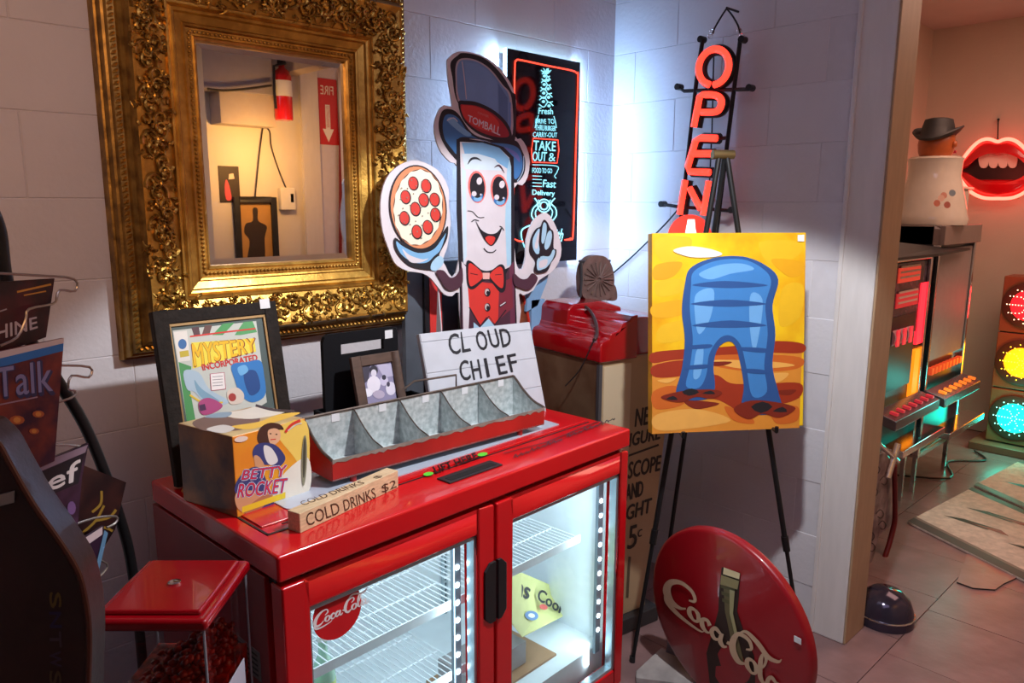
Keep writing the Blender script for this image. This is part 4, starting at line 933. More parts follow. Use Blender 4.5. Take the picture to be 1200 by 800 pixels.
A.text('COLD DRINKS', [(350, 588), (422, 563), (428, 566), (356, 592)], IK); A.text('$', [(436, 559), (444, 556), (450, 558), (442, 561)], IK); A.build('top_lettering', wb)

# ================================================================ FIREWORK BOX
b0 = V((.621, 1.478, z)); bR = (V((.799, 1.500, 0)) - V((.621, 1.478, 0))); bL = (V((.576, 1.654, 0)) - V((.621, 1.478, 0))); bR.z = bL.z = 0; bh = .178
fb = thing('pinup_firework_box', 'yellow cube carton with a pin-up woman lettered BETTY ROCKET', 'box', tuple(b0 + bR / 2 + bL / 2))
OY = mat('box_yellow', s2l('EBA92C'), .3, coat=.4, noise=.12, nscale=6, col2=s2l('E98A2A')); OB2 = mat('box_brown_side', s2l('B8824A'), .3, coat=.3, noise=.5, nscale=9, col2=s2l('5A4438'))
m = MB(); m.add([b0, b0 + bR, b0 + bR + bL, b0 + bL] + [p + ZU * bh for p in (b0, b0 + bR, b0 + bR + bL, b0 + bL)], [(3, 2, 1, 0)], OY)
o8 = len(m.v) - 8
for f, k in [((0, 1, 5, 4), OY), ((1, 2, 6, 5), OY), ((2, 3, 7, 6), OY), ((3, 0, 4, 7), OB2), ((4, 5, 6, 7), mat('box_top', s2l('D9BD7C'), .35, noise=.4, nscale=12, col2=s2l('B08A6A')))]: m.f.append([i + o8 for i in f]); m.m.append(m.mi(k))
m.build('carton', None, fb, bevel=.003)
rn = bR.cross(ZU).normalized(); A = Art(tuple(b0), tuple(rn), .0003); A.k = 2
g5 = lambda *L: [(170 + x / 2.857, 340 + y / 2.857) for x, y in L]
SKN = hx('D9A074'); SK2 = hx('B87A52'); NAVY = hx('3A3F78'); HAIR = hx('4A2A1E')
A.poly(g5((440, 470), (540, 440), (545, 620), (500, 560)), hx('F2CE62'), True); A.poly(g5((460, 620), (545, 560), (545, 680), (430, 710)), hx('EDE7D6'), True)
A.poly(g5((375, 500), (385, 462), (415, 444), (450, 448), (464, 466), (440, 470), (425, 500), (420, 525), (395, 528)), HAIR, True)
A.poly(g5((412, 470), (435, 462), (452, 473), (452, 498), (438, 514), (424, 518), (414, 500)), hx('E8B48C'), True); A.ell(g5((420, 480))[0], 1.2, .8, HAIR); A.ell(g5((440, 482))[0], 1.2, .8, HAIR); A.stroke(g5((420, 500), (438, 498)), 1.2, RD)
A.poly(g5((370, 520), (400, 510), (440, 520), (470, 560), (450, 590), (420, 585), (380, 580), (360, 550)), NAVY, True); A.poly(g5((398, 520), (425, 530), (445, 570), (420, 585), (402, 560)), hx('E8E4E0'), True)
A.poly(g5((365, 555), (385, 560), (400, 600), (360, 650), (350, 640), (368, 600)), SKN, True)
A.poly(g5((320, 620), (370, 590), (400, 620), (420, 690), (440, 730), (400, 740), (330, 700), (300, 670)), NAVY, True); A.poly(g5((305, 680), (350, 670), (420, 680), (400, 700), (360, 735), (330, 745), (305, 720)), SKN, True); A.poly(g5((330, 740), (390, 690), (425, 690), (370, 745)), SK2, True)
A.poly(g5((325, 725), (470, 675), (470, 695), (325, 745)), hx('F1D22E'))
for off, c in ((1.2, hx('F2EEF2')), (.6, hx('2E3F9E')), (0, hx('D9323C'))):
    A.text('BETTY', [(286 - 0, 551), (336, 545), (334, 558), (283, 562)], c, off); A.text('ROCKET', [(281, 567), (337, 560), (334, 577), (278, 583)], c, off)
A.stroke(g5((470, 475), (490, 450), (520, 435)), 3, RD); A.stroke(g5((478, 470), (505, 450), (525, 445)), 1.2, W)
A.ell(g5((533, 570))[0], 3.2, 30, hx('8E8A70'), 2); A.ell(g5((533, 560))[0], 1.8, 24, hx('4A4636'), 2); A.ell(g5((322, 498))[0], 8, 3.4, hx('F0D8C8'), -10)
A.build('front_print', fb)
A = Art(tuple(b0 + ZU * bh), (0, 0, 1), .0003); A.k = 2
A.poly(g5((160, 440), (260, 410), (300, 430), (380, 425), (370, 450), (300, 470), (200, 470)), hx('7A5A50'), True); A.poly(g5((250, 415), (330, 400), (380, 390), (470, 405), (400, 425), (330, 430)), hx('EDE3D2'), True); A.poly(g5((200, 425), (240, 410), (290, 408), (270, 425)), hx('8FA6B8'), True); A.poly(g5((290, 455), (380, 440), (450, 415), (520, 410), (440, 440), (350, 465)), hx('F1C04A'), True); A.stroke(g5((370, 385), (430, 400), (500, 405)), 3, hx('4A3A3A')); A.poly(g5((205, 465), (260, 450), (300, 462), (260, 478)), hx('D8D0C8'), True)
A.build('top_print', fb)
A = Art(tuple(b0), tuple(-bR.normalized()), .0003); A.k = 2
A.poly(g5((160, 500), (185, 470), (215, 480), (220, 530), (245, 600), (240, 680), (170, 660), (150, 600)), hx('5E4038'), True); A.poly(g5((190, 500), (210, 500), (212, 525), (195, 530)), hx('B08060'), True); A.poly(g5((170, 560), (205, 545), (215, 590), (190, 620)), hx('4A3E48'), True); A.poly(g5((252, 575), (268, 578), (275, 670), (258, 668)), hx('C8C0B8'))
A.poly(g5((130, 660), (200, 690), (280, 740), (270, 755), (135, 705)), hx('C8862E'), True)
A.build('side_print', fb)

# ================================================================ FRAMED COMIC
f0 = V((.588, 1.725, .906)); tlt = R(10.8); N_ = V((0, -math.cos(tlt), math.sin(tlt))); Wf, Hf = .302, .407
fc = thing('framed_comic_cover', 'dark wood framed comic cover titled MYSTERY propped behind the firework box', 'picture', (.74, 1.74, .906))
def q6(u, v, k=0): return hit(u, v, f0, N_) + N_ * k
rt6 = V((1, 0, 0)); up6 = V((0, math.sin(tlt), math.cos(tlt))); o6 = f0
DW = mat('dark_carved_wood', (.020, .014, .011), .7, spec=.2, noise=.4, nscale=40, bump=.4, bscale=90); fw = .032
m = MB()
for (s, e, b_, t_) in [(0, fw, 0, Hf), (Wf - fw, Wf, 0, Hf), (fw, Wf - fw, 0, fw), (fw, Wf - fw, Hf - fw, Hf)]: m.obox(o6 + rt6 * s + up6 * b_ - N_ * .02, rt6 * (e - s), up6 * (t_ - b_), N_ * .026)
m.build('frame', DW, fc, bevel=.003)
m = MB(); e = .006
for (s, e2, b_, t_) in [(fw, fw + e, fw, Hf - fw), (Wf - fw - e, Wf - fw, fw, Hf - fw), (fw, Wf - fw, fw, fw + e), (fw, Wf - fw, Hf - fw - e, Hf - fw)]: m.obox(o6 + rt6 * s + up6 * b_ - N_ * .01, rt6 * (e2 - s), up6 * (t_ - b_), N_ * .013)
m.build('gold_fillet', mat('fillet_gold', (.45, .30, .14), .35, .6), fc)
m = MB(); m.obox(o6 + rt6 * (fw + e) + up6 * (fw + e) - N_ * .012, rt6 * (Wf - 2 * fw - 2 * e), up6 * (Hf - 2 * fw - 2 * e), N_ * .010); m.build('mat_board', hx('4E5E5C'), fc)
A = Art(tuple(o6 - N_ * .0015), tuple(N_), .00025); A.k = 2
A.poly(g5((92, 135), (372, 103), (408, 375), (300, 440), (140, 440)), hx('C9CFC6')); A.poly(g5((112, 240), (155, 255), (150, 330), (170, 440), (140, 440)), hx('4E9A5A')); A.poly(g5((260, 112), (300, 108), (260, 150), (225, 150)), hx('4FA05C')); A.poly(g5((330, 106), (360, 104), (375, 140), (320, 150), (300, 150)), hx('58A466')); A.poly(g5((200, 118), (225, 116), (215, 150), (190, 150)), hx('6A4A44')); A.poly(g5((155, 125), (180, 122), (185, 150), (165, 155)), hx('5A3E44'))
A.poly(g5((95, 140), (140, 135), (152, 235), (112, 240)), hx('E6E4DC')); A.ell(g5((125, 180))[0], 5, 6, hx('3A6EA8')); A.poly(g5((115, 205), (145, 200), (148, 220), (118, 225)), hx('C8B43A'))
A.stroke(g5((150, 155), (250, 142), (370, 128)), 1.8, RD, False)
A.poly(g5((155, 175), (365, 160), (372, 205), (160, 262)), hx('F3E24A')); A.text('MYSTERY', [(224.5, 403), (299, 396), (301, 412), (228, 430)], hx('8A2A1E'), .9); A.text('MYSTERY', [(225, 403), (298, 396.5), (300, 411), (228, 429)], hx('F2C21E'), .5)
A.text('INCORPORATED', [(236, 427), (301, 415), (302, 422), (238, 434)], hx('D0302E'), .3)
A.poly(g5((130, 270), (180, 275), (215, 330), (280, 370), (250, 385), (200, 375), (165, 340), (140, 330)), hx('AFC8D8'), True, 4); A.poly(g5((165, 300), (190, 330), (250, 372), (230, 385), (180, 350)), hx('7FA8C0'), True); A.stroke(g5((150, 350), (200, 378), (260, 375)), 2.2, hx('E8C63A'))
A.poly(g5((290, 250), (340, 240), (385, 235), (398, 280), (402, 350), (360, 375), (320, 350), (300, 300)), hx('2F7CC4'), True); A.poly(g5((330, 280), (370, 270), (385, 330), (350, 350)), hx('1A4A8C'), True); A.poly(g5((310, 260), (335, 250), (345, 270), (320, 285)), hx('6FB4E6'), True)
A.poly(g5((218, 280), (265, 275), (270, 330), (222, 336)), hx('F0ECEA')); A.stroke(g5((218, 280), (265, 275), (270, 330), (222, 336)), .9, hx('B03A5A'), False, True)
for k in range(4): A.stroke(g5((226, 290 + k * 10), (260, 287 + k * 10)), .6, hx('6A6A70'), False)
A.poly(g5((275, 340), (305, 325), (330, 345), (325, 375), (285, 380)), hx('DCCFC0'), True); A.ell(g5((292, 358))[0], 4.6, 4.8, hx('A83A36')); A.poly(g5((180, 375), (215, 360), (260, 385), (230, 410), (190, 415)), hx('B04A80'), True); A.poly(g5((180, 385), (200, 380), (205, 400), (185, 405)), hx('4A2A50'))
A.build('cover_print', fc)
m = MB(); a = q6(309, 356, .0075); m.obox(a - rt6 * .014 - up6 * .012, rt6 * .026, up6 * .024, N_ * .001); m.build('price_sticker', PAPER, fc)

# ================================================================ PAINTING ON THE EASEL
pa = R(-32.7); pR = V((math.cos(pa), math.sin(pa), 0)); pf = V((pR.y, -pR.x, 0)); pt_ = R(5.7); pU = ZU * math.cos(pt_) - pf * math.sin(pt_); pN2 = pR.cross(pU)
if pN2.dot(pf) < 0: pN2 = -pN2
pc_ = V((2.082, 1.198, 1.163)); pw, ph = .508, .61
pg = thing('desert_canvas', 'canvas of a yellow sky over red desert with a blue rock arch on the easel', 'painting', tuple(pc_ - pU * ph / 2))
def cnv(): 
    m = bpy.data.materials.new('canvas_paint'); m.use_nodes = True; nt = m.node_tree; b = nt.nodes['Principled BSDF']; b.inputs['Roughness'].default_value = .45
    tc = nt.nodes.new('ShaderNodeTexCoord'); n = nt.nodes.new('ShaderNodeTexNoise'); n.inputs['Scale'].default_value = 7; n.inputs['Detail'].default_value = 4
    r = nt.nodes.new('ShaderNodeValToRGB'); nt.links.new(tc.outputs['Object'], n.inputs['Vector']); nt.links.new(n.outputs['Fac'], r.inputs[0]); nt.links.new(r.outputs[0], b.inputs['Base Color'])
    r.color_ramp.elements[0].position = .35; r.color_ramp.elements[0].color = (*s2l('DC9A0E'), 1); r.color_ramp.elements[1].position = .65; r.color_ramp.elements[1].color = (*s2l('F2C81C'), 1)
    return m
m = MB(); o7 = pc_ - pR * pw / 2 - pU * ph / 2; m.obox(o7 - pN2 * .036, pR * pw, pU * ph, pN2 * .036); m.build('stretched_canvas', cnv(), pg, bevel=.002)
A = Art(tuple(pc_), tuple(pN2), .0003); A.k = 1
g6 = lambda *L: [(600 + x / 2.964, 270 + y / 2.964) for x, y in L]
Yl = hx('E6B31C')
for P in [((500, 30), (620, 25), (600, 90), (520, 110)), ((860, 40), (1000, 40), (990, 90), (900, 120)), ((500, 180), (590, 170), (600, 210), (510, 230)), ((940, 200), (1010, 190), (1000, 300), (930, 330)), ((520, 330), (640, 310), (620, 370), (510, 390))]: A.poly(g6(*P), Yl, True)
A.poly(g6((500, 120), (590, 110), (560, 160), (495, 170)), hx('DE9A12'), True); A.poly(g6((490, 260), (600, 240), (640, 270), (560, 300), (492, 300)), hx('E2A416'), True); A.poly(g6((900, 100), (1010, 110), (1008, 150), (960, 160)), hx('E0A012'), True)
A.poly([q for q in g6((487, 425), (600, 412), (700, 415), (800, 395), (900, 384), (1008, 392), (998, 685), (487, 706))], hx('D8892E'))
DR = hx('9A2E12'); OR = hx('C9621E'); LO = hx('E8A850'); DR2 = hx('7A2210')
A.poly(g6((487, 425), (600, 412), (760, 402), (900, 384), (1008, 392), (1006, 425), (880, 425), (700, 440), (560, 450), (487, 460)), DR, True)
for P, c in [(((490, 470), (600, 450), (700, 470), (620, 500), (500, 510)), DR), (((650, 440), (820, 430), (1000, 440), (990, 480), (840, 490), (700, 470)), OR), (((580, 530), (700, 500), (760, 530), (860, 540), (900, 600), (820, 640), (720, 590), (640, 580), (590, 560)), DR), (((880, 540), (1000, 530), (998, 580), (920, 600)), DR), (((490, 560), (570, 540), (600, 600), (500, 620)), OR), (((700, 450), (900, 455), (980, 470), (800, 480)), LO), (((880, 500), (960, 495), (930, 525), (890, 522)), LO), (((500, 640), (640, 620), (760, 660), (600, 690), (500, 690)), LO), (((740, 610), (820, 640), (840, 670), (770, 660)), OR), (((900, 620), (990, 610), (990, 660), (920, 670)), OR), (((600, 590), (720, 600), (640, 620)), DR2), (((620, 460), (760, 455), (720, 470)), DR2), (((900, 560), (985, 552), (960, 572)), DR2), (((505, 520), (570, 512), (540, 530)), LO)]: A.poly(g6(*P), c, True)
# plain blue rock arch
BA = hx('3B7EC0'); BD = hx('25508C'); BLt = hx('6BA6DC'); DK2 = hx('1B1A20')
A.poly(g6((620, 130), (700, 95), (800, 90), (880, 120), (925, 170), (905, 260), (915, 360), (905, 470), (925, 560), (935, 620), (870, 640), (800, 620), (805, 540), (790, 450), (775, 400), (750, 385), (715, 410), (700, 470), (705, 540), (690, 580), (620, 590), (570, 570), (590, 480), (600, 380), (590, 280), (600, 190)), BD, True)
A.poly(g6((632, 142), (705, 106), (798, 100), (865, 128), (900, 175), (880, 260), (888, 360), (876, 470), (885, 560), (835, 575), (815, 480), (795, 400), (760, 365), (720, 375), (685, 430), (675, 500), (650, 545), (605, 540), (618, 470), (628, 380), (618, 280), (622, 195)), BA, True)
for P in [((650, 150), (720, 120), (800, 115), (840, 135), (760, 150), (690, 170)), ((640, 220), (700, 205), (690, 300), (650, 360), (635, 290)), ((830, 220), (870, 240), (860, 350), (840, 420), (825, 320)), ((640, 420), (665, 410), (655, 500), (630, 510))]: A.poly(g6(*P), BLt, True)
for P in [((625, 190), (740, 175), (890, 190), (760, 200)), ((620, 255), (750, 240), (885, 255), (750, 265)), ((625, 330), (760, 312), (886, 330), (750, 338)), ((615, 400), (690, 395), (685, 408), (615, 412)), ((800, 405), (884, 410), (882, 424), (805, 418)), ((610, 470), (680, 465), (675, 478), (608, 482)), ((815, 480), (880, 485), (880, 498), (818, 494))]: A.poly(g6(*P), BD, True)
A.poly(g6((520, 575), (600, 556), (700, 552), (730, 566), (690, 584), (640, 578), (590, 596), (540, 590)), DR2, True); A.poly(g6((770, 620), (830, 590), (930, 598), (985, 618), (930, 650), (870, 636), (820, 655)), DR2, True)
for P in [((590, 560), (625, 548), (650, 562), (615, 574)), ((660, 566), (690, 556), (705, 568)), ((830, 612), (870, 594), (905, 612), (865, 634)), ((905, 628), (940, 612), (955, 630)), ((535, 586), (560, 574), (575, 588))]: A.poly(g6(*P), DK2, True, 2)
A.poly(g6((560, 70), (610, 55), (680, 62), (730, 80), (700, 92), (620, 92)), hx('E4DCCB'), True); A.poly(g6((590, 68), (640, 62), (660, 74), (620, 80)), hx('F6F2E6'), True)
A.build('painted_scene', pg)
m = MB(); a = hit(938, 279, pc_, pN2); m.obox(a + pN2 * .0025 - pR * .011 - pU * .01, pR * .022, pU * .02, pN2 * .001); m.build('price_sticker', PAPER, pg)

# easel
f1, f2 = Z(741, 775, 0), Z(944, 790, 0); ap = V((2.145, 1.285, 1.71))
es = thing('display_easel', 'thin black metal tripod easel holding the desert canvas', 'easel', (2.14, 1.3, 0))
def at_z(a, b, z): return a + (b - a) * ((z - a.z) / (b.z - a.z))
ap1 = hit(843, 181, ap, pf); ap2 = hit(851.5, 181, ap, pf)
for a_, f_ in ((ap1, f1), (ap2, f2)):
    m = MB(); mm = at_z(a_, f_, .45); m.tube([a_, mm], .009); m.tube([at_z(a_, f_, .47), f_], .007); m.tube([at_z(a_, f_, .43), at_z(a_, f_, .48)], .012); m.build('leg', BMETAL, es, smooth=True)
    MB().cyl(f_, f_ + V((0, 0, .02)), .010, m=BLACK).build('foot', None, es)
bk = V((2.40, 1.62, 0)); m = MB(); m.tube([ap, bk], .008); m.build('rear_leg', BMETAL, es, smooth=True)
m = MB(); m.cyl(ap1 + V((-.02, .012, .0)), ap2 + V((.02, -.012, .0)), .014); m.build('top_hinge', mat('brass_hinge', (.25, .18, .08), .4, .8), es, smooth=True)
bz = o7.z - .004
for (u, v), f_, a_ in (((796, 508), f1, ap1), ((904, 502), f2, ap2)):
    q = at_z(a_, f_, bz); m = MB(); e = hit(u, v, pc_ - pU * (ph / 2 + .006), pN2); m.tube([q, e + pN2 * .03 - pU * .004, e + pN2 * .032 + pU * .012], .006); m.cyl(q - ZU * .012, q + ZU * .012, .012); m.build('support_peg', BMETAL, es)

# ================================================================ ROUND DISC SIGN
dz = R(-98); dR = V((math.cos(dz), math.sin(dz), 0)); df = V((dR.y, -dR.x, 0))
if df.x > 0: df = -df
dt = R(-5); dU = ZU * math.cos(dt) - df * math.sin(dt); dN = df * math.cos(dt) + ZU * math.sin(dt); rad = .298
dc = V((1.938, 1.072, rad * math.cos(dt) + .004))
dsc = thing('round_bottle_sign', 'large domed red metal disc with cream script and a bottle leaning by the door frame', 'sign', (dc.x, dc.y, 0))
DREDM = mat('disc_red', s2l('940C18'), .34, coat=.5, noise=.08, nscale=8)
def dome(rr): return .012 + .022 * max(0, 1 - (rr / rad) ** 2) ** .8
m = MB(); m.lathe(dc, [(.0001, dome(0))] + [(r_, dome(r_)) for r_ in [.05, .1, .15, .19, .22, .25, .27, .285, .293]] + [(rad, .006), (rad, -.012), (rad - .01, -.014), (.0001, -.014)], None, 64, dN); m.build('disc', DREDM, dsc, smooth=True)
class DArt(Art):
    def w(s, q, k=None):
        p = hit(q[0], q[1], dc + dN * .03, dN)
        for _ in range(4):
            rr = (p - dc - dN * (p - dc).dot(dN)).length; p = hit(q[0], q[1], dc + dN * (dome(rr) + .0006), dN)
        return p + dN * s.eps * (s.k if k is None else k)
A = DArt(tuple(dc), tuple(dN), .002)
BG = hx('2A2A1E'); CRM = hx('C9A88A')
A.poly([(846, 664), (868, 671), (866, 700), (864, 716), (872, 740), (884, 768), (886, 815), (832, 800), (828, 765), (836, 738), (842, 715), (843, 690)], hx('2E1A12'))
A.poly([(848, 686), (860, 690), (858, 715), (864, 742), (872, 775), (862, 775), (854, 735), (850, 716)], hx('6A5E3E'))
for v in (0, 8, 16): A.poly([(845 + v / 8, 684 + v), (862 - v / 10, 689 + v), (861 - v / 10, 693 + v), (845 + v / 8, 688 + v)], hx('5A5434'))
A.poly([(849, 664), (868, 671), (867, 678), (848, 672)], hx('D9C79A')); A.poly([(846, 673), (867, 680), (865, 690), (845, 684)], hx('8E8258')); A.poly([(856, 690), (862, 692), (860, 718), (866, 745), (863, 748), (856, 718)], hx('A39A6E'))
A.coke([(776, 654), (920, 772), (920, 838), (776, 704)], CRM, 1.15)
A.build('painted_script', dsc)
m = MB(); a = A.w((936, 749), 3); m.obox(a - dR * .011 - dU * .009 + dN * .003, dR * .022, dU * .018 , dN * .001); m.build('price_sticker', PAPER, dsc)
# papers and board on the floor
m = MB(); P = [Z(*p, 0) for p in [(745, 800), (745, 792), (775, 764), (835, 800), (838, 812)]]; m.prism([tuple(p) for p in P], (0, 0, .02)); tag(m.build('stone_slab', mat('pale_stone', (.42, .38, .36), .6, noise=.3, nscale=14), bevel=.003), 'pale grey flat slab on the floor between the cooler and the red disc', 'slab')
m = MB(); a = hit(764, 712, (2.02, 1.36, 0), (1, .3, 0)); b_ = Z(803, 775, .0)
m.prism([V((2.05, 1.33, .30)), V((2.05, 1.36, .0)), V((2.08, 1.12, 0))], (.004, 0, 0)); tag(m.build('paper_sheet', hx('7E7A84')), 'grey paper corner poking out behind the red disc', 'paper')

# ================================================================ CANDY DISPENSER
cz = .868; k0 = Z(105, 738, cz); k1 = Z(241, 738, cz); kr = (k1 - k0).normalized(); kw = (k1 - k0).length; kk = V((-kr.y, kr.x, 0)); kd = kw * 1.12
cm = thing('candy_dispenser', 'clear box candy dispenser with glossy red lid and red candy in the left foreground', 'dispenser', tuple(k0 + kr * kw / 2 + kk * kd / 2 - ZU * cz))
def kp(s, t, z): return k0 + kr * s + kk * t + ZU * (z - cz)
CLR = mat('candy_lid_red', s2l('8E0410'), .22, coat=.5); m = MB(); m.obox(kp(-.003, -.003, cz - .004), kr * (kw + .006), kk * (kd + .006), ZU * .022); l1 = m.build('lid', CLR, cm, bevel=.008, seg=3)
m = MB(); m.obox(kp(.012, .014, cz + .016), kr * (kw - .024), kk * (kd - .028), ZU * .010); m.build('lid_step', CLR, l1, bevel=.006, seg=3)
m = MB(); a = kp(kw * .5, kd * .5, cz + .026); m.lathe(a, [(.011, 0), (.011, .003), (.007, .005), (.0001, .0055)], CHROME, 20); m.build('lock', None, l1, smooth=True)
m = MB(); hb = .27; zb = cz - hb; e = .006
ACR = thin_glass('acrylic', (.93, .93, .95))
for q in [(e, kw - e, e, e), (e, kw - e, kd - e, kd - e)]: m.quad(kp(q[0], q[2], zb), kp(q[1], q[2], zb), kp(q[1], q[2], cz), kp(q[0], q[2], cz))
for s in (e, kw - e): m.quad(kp(s, e, zb), kp(s, kd - e, zb), kp(s, kd - e, cz), kp(s, e, cz))
m.build('clear_panel', ACR, cm)
m = MB()
for s, t in [(e, e), (kw - e, e), (kw - e, kd - e), (e, kd - e)]: MB().tube([kp(s, t, zb), kp(s, t, cz - .004)], .0022, None, 6).build('corner_post', mat('clear_edge', (.25, .24, .27), .3, 0), cm)
m = MB(); m.obox(kp(kw - e - .001, .06, zb), kk * (kd - .10), ZU * .11, kr * .002, hx('B8B6C6')); m.build('paper_label', None, cm)
CAN = mat('red_candy', s2l('E0341F'), .25, coat=.5, noise=.5, nscale=60, col2=s2l('7A120E'))
m = MB(); rnd = random.Random(3)
for i in range(420):
    s, t = rnd.uniform(.018, kw - .018), rnd.uniform(.018, kd - .018); top = .185 - .05 * abs(s / kw - .75) * 1.5 - (.02 if s < kw * .45 else 0); lay = rnd.uniform(top - .06, top)
    m.lathe(kp(s, t, zb + lay), [(.0001, -.006), (.007, -.003), (.0085, .001), (.006, .005), (.0001, .006)], None, 7, (rnd.uniform(-1, 1), rnd.uniform(-1, 1), 1))
m.obox(kp(.01, .01, zb + .002), kr * (kw - .02), kk * (kd - .02), ZU * .12); m.build('candies', CAN, cm, kind='stuff', smooth=True)
m = MB(); m.obox(kp(-.006, -.006, zb - .14), kr * (kw + .012), kk * (kd + .012), ZU * .14); m.build('base', DRED, cm, bevel=.008)
m = MB(); a = kp(kw / 2, kd / 2, 0); m.cyl(a, a + ZU * (zb - .14), .02); m.lathe(a, [(.13, 0), (.13, .02), (.03, .05), (.02, .06)]); m.build('stand', BMETAL, cm, smooth=True)
m = MB(); a = kp(kw / 2, -.006, zb - .07); m.lathe(a, [(.03, 0), (.03, .012), (.0001, .014)], CHROME, 20, -kk); m.obox(a - kr * .03 - kk * .02 - ZU * .005, kr * .06, ZU * .01, kk * .008, CHROME); m.build('coin_knob', None, cm)

# ================================================================ MAGAZINE RACK
ra = R(29); rR = V((math.cos(ra), math.sin(ra), 0)); rf = V((rR.y, -rR.x, 0))
rk = thing('magazine_rack', 'black curved pole rack with grey wire pockets at the left edge', 'rack', (.33, 1.5, 0))
rp0 = V((.30, 1.47, 1.2))
def rq(u, v, k=0.): return hit(u, v, rp0 + rf * k, rf)
m = MB(); P = smoothline([tuple(rq(*p, -.06)) for p in [(-12, 240), (0, 272), (8, 330), (30, 390), (70, 450), (100, 500), (125, 560), (143, 615), (152, 650), (160, 700)]], 5); m.tube(P, .0105, BMETAL, 8); e_ = V(P[-1]); m.tube([P[-1], V((e_.x, e_.y, 0))], .0105, BMETAL, 8); m.build('curved_pole', None, rk, smooth=True)
m = MB()
for s in (-1, 1): m.tube([V((e_.x, e_.y, .012)), V((e_.x + .2 * s, e_.y - .05 * s, .012))], .012)
m.tube([V((e_.x, e_.y, .012)), V((e_.x - .1, e_.y - .2, .012))], .012); m.build('base', BMETAL, rk)
for P in [[(-5, 320), (50, 323), (87, 327), (88, 341), (70, 340), (66, 352)], [(0, 405), (20, 395), (30, 375), (34, 362), (62, 356), (66, 350)], [(70, 428), (105, 430), (104, 442), (84, 440), (80, 455), (88, 458), (84, 466), (52, 478), (48, 500), (22, 530), (20, 545)], [(64, 521), (95, 523), (94, 532), (80, 533), (75, 556), (50, 569)], [(78, 618), (110, 607), (136, 605), (135, 613), (125, 618)], [(80, 600), (82, 640), (100, 650), (125, 660), (120, 672), (100, 690)]]:
    m = MB(); m.tube([rq(*p, .012) for p in smoothline(P, 3)], .0022, WIRE, 6); m.build('wire_pocket', None, rk, smooth=True)
def magazine(name, label, quad, cover, k, draw, grp='magazines in the wire rack'):
    P = [rq(*q, k) for q in quad]; t = thing(name, label, 'magazine', tuple((P[2] + P[3]) / 2), grp)
    m = MB(); m.prism([tuple(p) for p in P], rf * -.006, hx('C9BFB4'), cover); m.build('pages', None, t)
    A = Art(tuple(P[0] + rf * .0005), tuple(rf), .0003); draw(A); A.build('cover_print', t)
MR1 = mat('cover_maroon', s2l('5A1A22'), .35, noise=.6, nscale=14, col2=s2l('241018')); MR2 = mat('cover_ember', s2l('8A3A2A'), .35, noise=.8, nscale=16, col2=s2l('33122E')); MR3 = mat('cover_dark', s2l('4A2E48'), .35, noise=.7, nscale=14, col2=s2l('161018'))
def d1(A):
    A.text('HINE', [(-4, 382), (43, 371), (44, 384), (-4, 399)], hx('C9B8B4'), .3); A.stroke([(20, 342), (60, 333)], 2.4, hx('C88A2E'), False); A.stroke([(28, 346), (54, 341)], 1.6, hx('C88A2E'), False); A.stroke([(-4, 366), (8, 362)], 1.6, hx('A89A98'), False)
magazine('magazine', 'dark maroon magazine with pale HINE lettering in the topmost wire pocket', [(-30, 332), (64, 326), (54, 395), (-30, 425)], MR1, .002, d1)
def d2(A):
    A.poly([(-30, 418), (75, 396), (74.5, 402), (-30, 427)], hx('D8C9C2')); A.poly([(-30, 427), (74.5, 402), (74, 411), (-30, 438)], hx('2A78C0'))
    A.text('Talk', [(-6, 432), (62, 420), (64, 462), (-4, 468)], hx('33355E'), 1.4); A.text('Talk', [(-6, 432), (60, 421), (62, 458), (-4, 466)], hx('8A88B0'), .2); A.stroke([(0, 474), (44, 465)], 1.6, hx('A88A98'), False)
    for p, r_ in [((20, 492), 9), ((45, 485), 7), ((10, 510), 8), ((40, 505), 6)]: A.ell(p, r_, r_ * .6, hx('B8602E'), n=10); A.ell(p, r_ * .5, r_ * .4, hx('D8923E'), n=8)
magazine('magazine', 'magazine with a white and bright blue top band in the second wire pocket', [(-30, 418), (75, 396), (64, 540), (20, 560), (-30, 570)], MR2, .018, d2)
def d3(A):
    A.poly([(22, 552), (103, 521), (100, 530), (24, 562)], hx('8A7482')); A.poly([(26, 562), (98, 532), (92, 566), (36, 590)], hx('14101A')); A.text('ief', [(46, 560), (94, 538), (92, 562), (46, 580)], hx('E0D6D2'), .6); A.text('r', [(36, 568), (46, 563), (46, 578), (38, 583)], hx('E0D6D2'), .6); A.stroke([(46, 594), (66, 586)], 2.6, hx('E0D6D2'), False)
    for p in [(70, 600), (80, 615), (62, 612), (84, 595)]: A.ell(p, 5, 8, hx('6A4A78'), n=10)
magazine('magazine', 'black and mauve magazine with white ief lettering in the third wire pocket', [(20, 553), (104, 519), (96, 560), (88, 650), (60, 660), (30, 600)], MR3, .016, d3)
def d4(A):
    for P in [((122, 592), (112, 610), (96, 625)), ((112, 610), (128, 606), (136, 597)), ((108, 600), (118, 590), (119, 575)), ((104, 628), (120, 618), (132, 622))]: A.stroke(list(P), 3, hx('8A6A22'))
magazine('magazine', 'dark magazine with yellow sprigs tilted behind the others beside the black pole', [(98, 545), (148, 565), (135, 620), (110, 660), (84, 640)], mat('cover_night', s2l('3A1E1A'), .35, noise=.7, nscale=12, col2=s2l('120C10')), -.02, d4)
def d5(A):
    A.poly([(84, 640), (120, 617), (120, 626), (86, 650)], hx('C4AEB0')); A.poly([(88, 652), (106, 641), (104, 650), (90, 660)], hx('D4C8C8'))
magazine('magazine', 'dark purple magazine with white bar and blue spine in the lowest pocket', [(82, 640), (122, 616), (118, 640), (106, 690), (90, 690)], mat('cover_plum', s2l('2E1A2E'), .35), .014, d5)
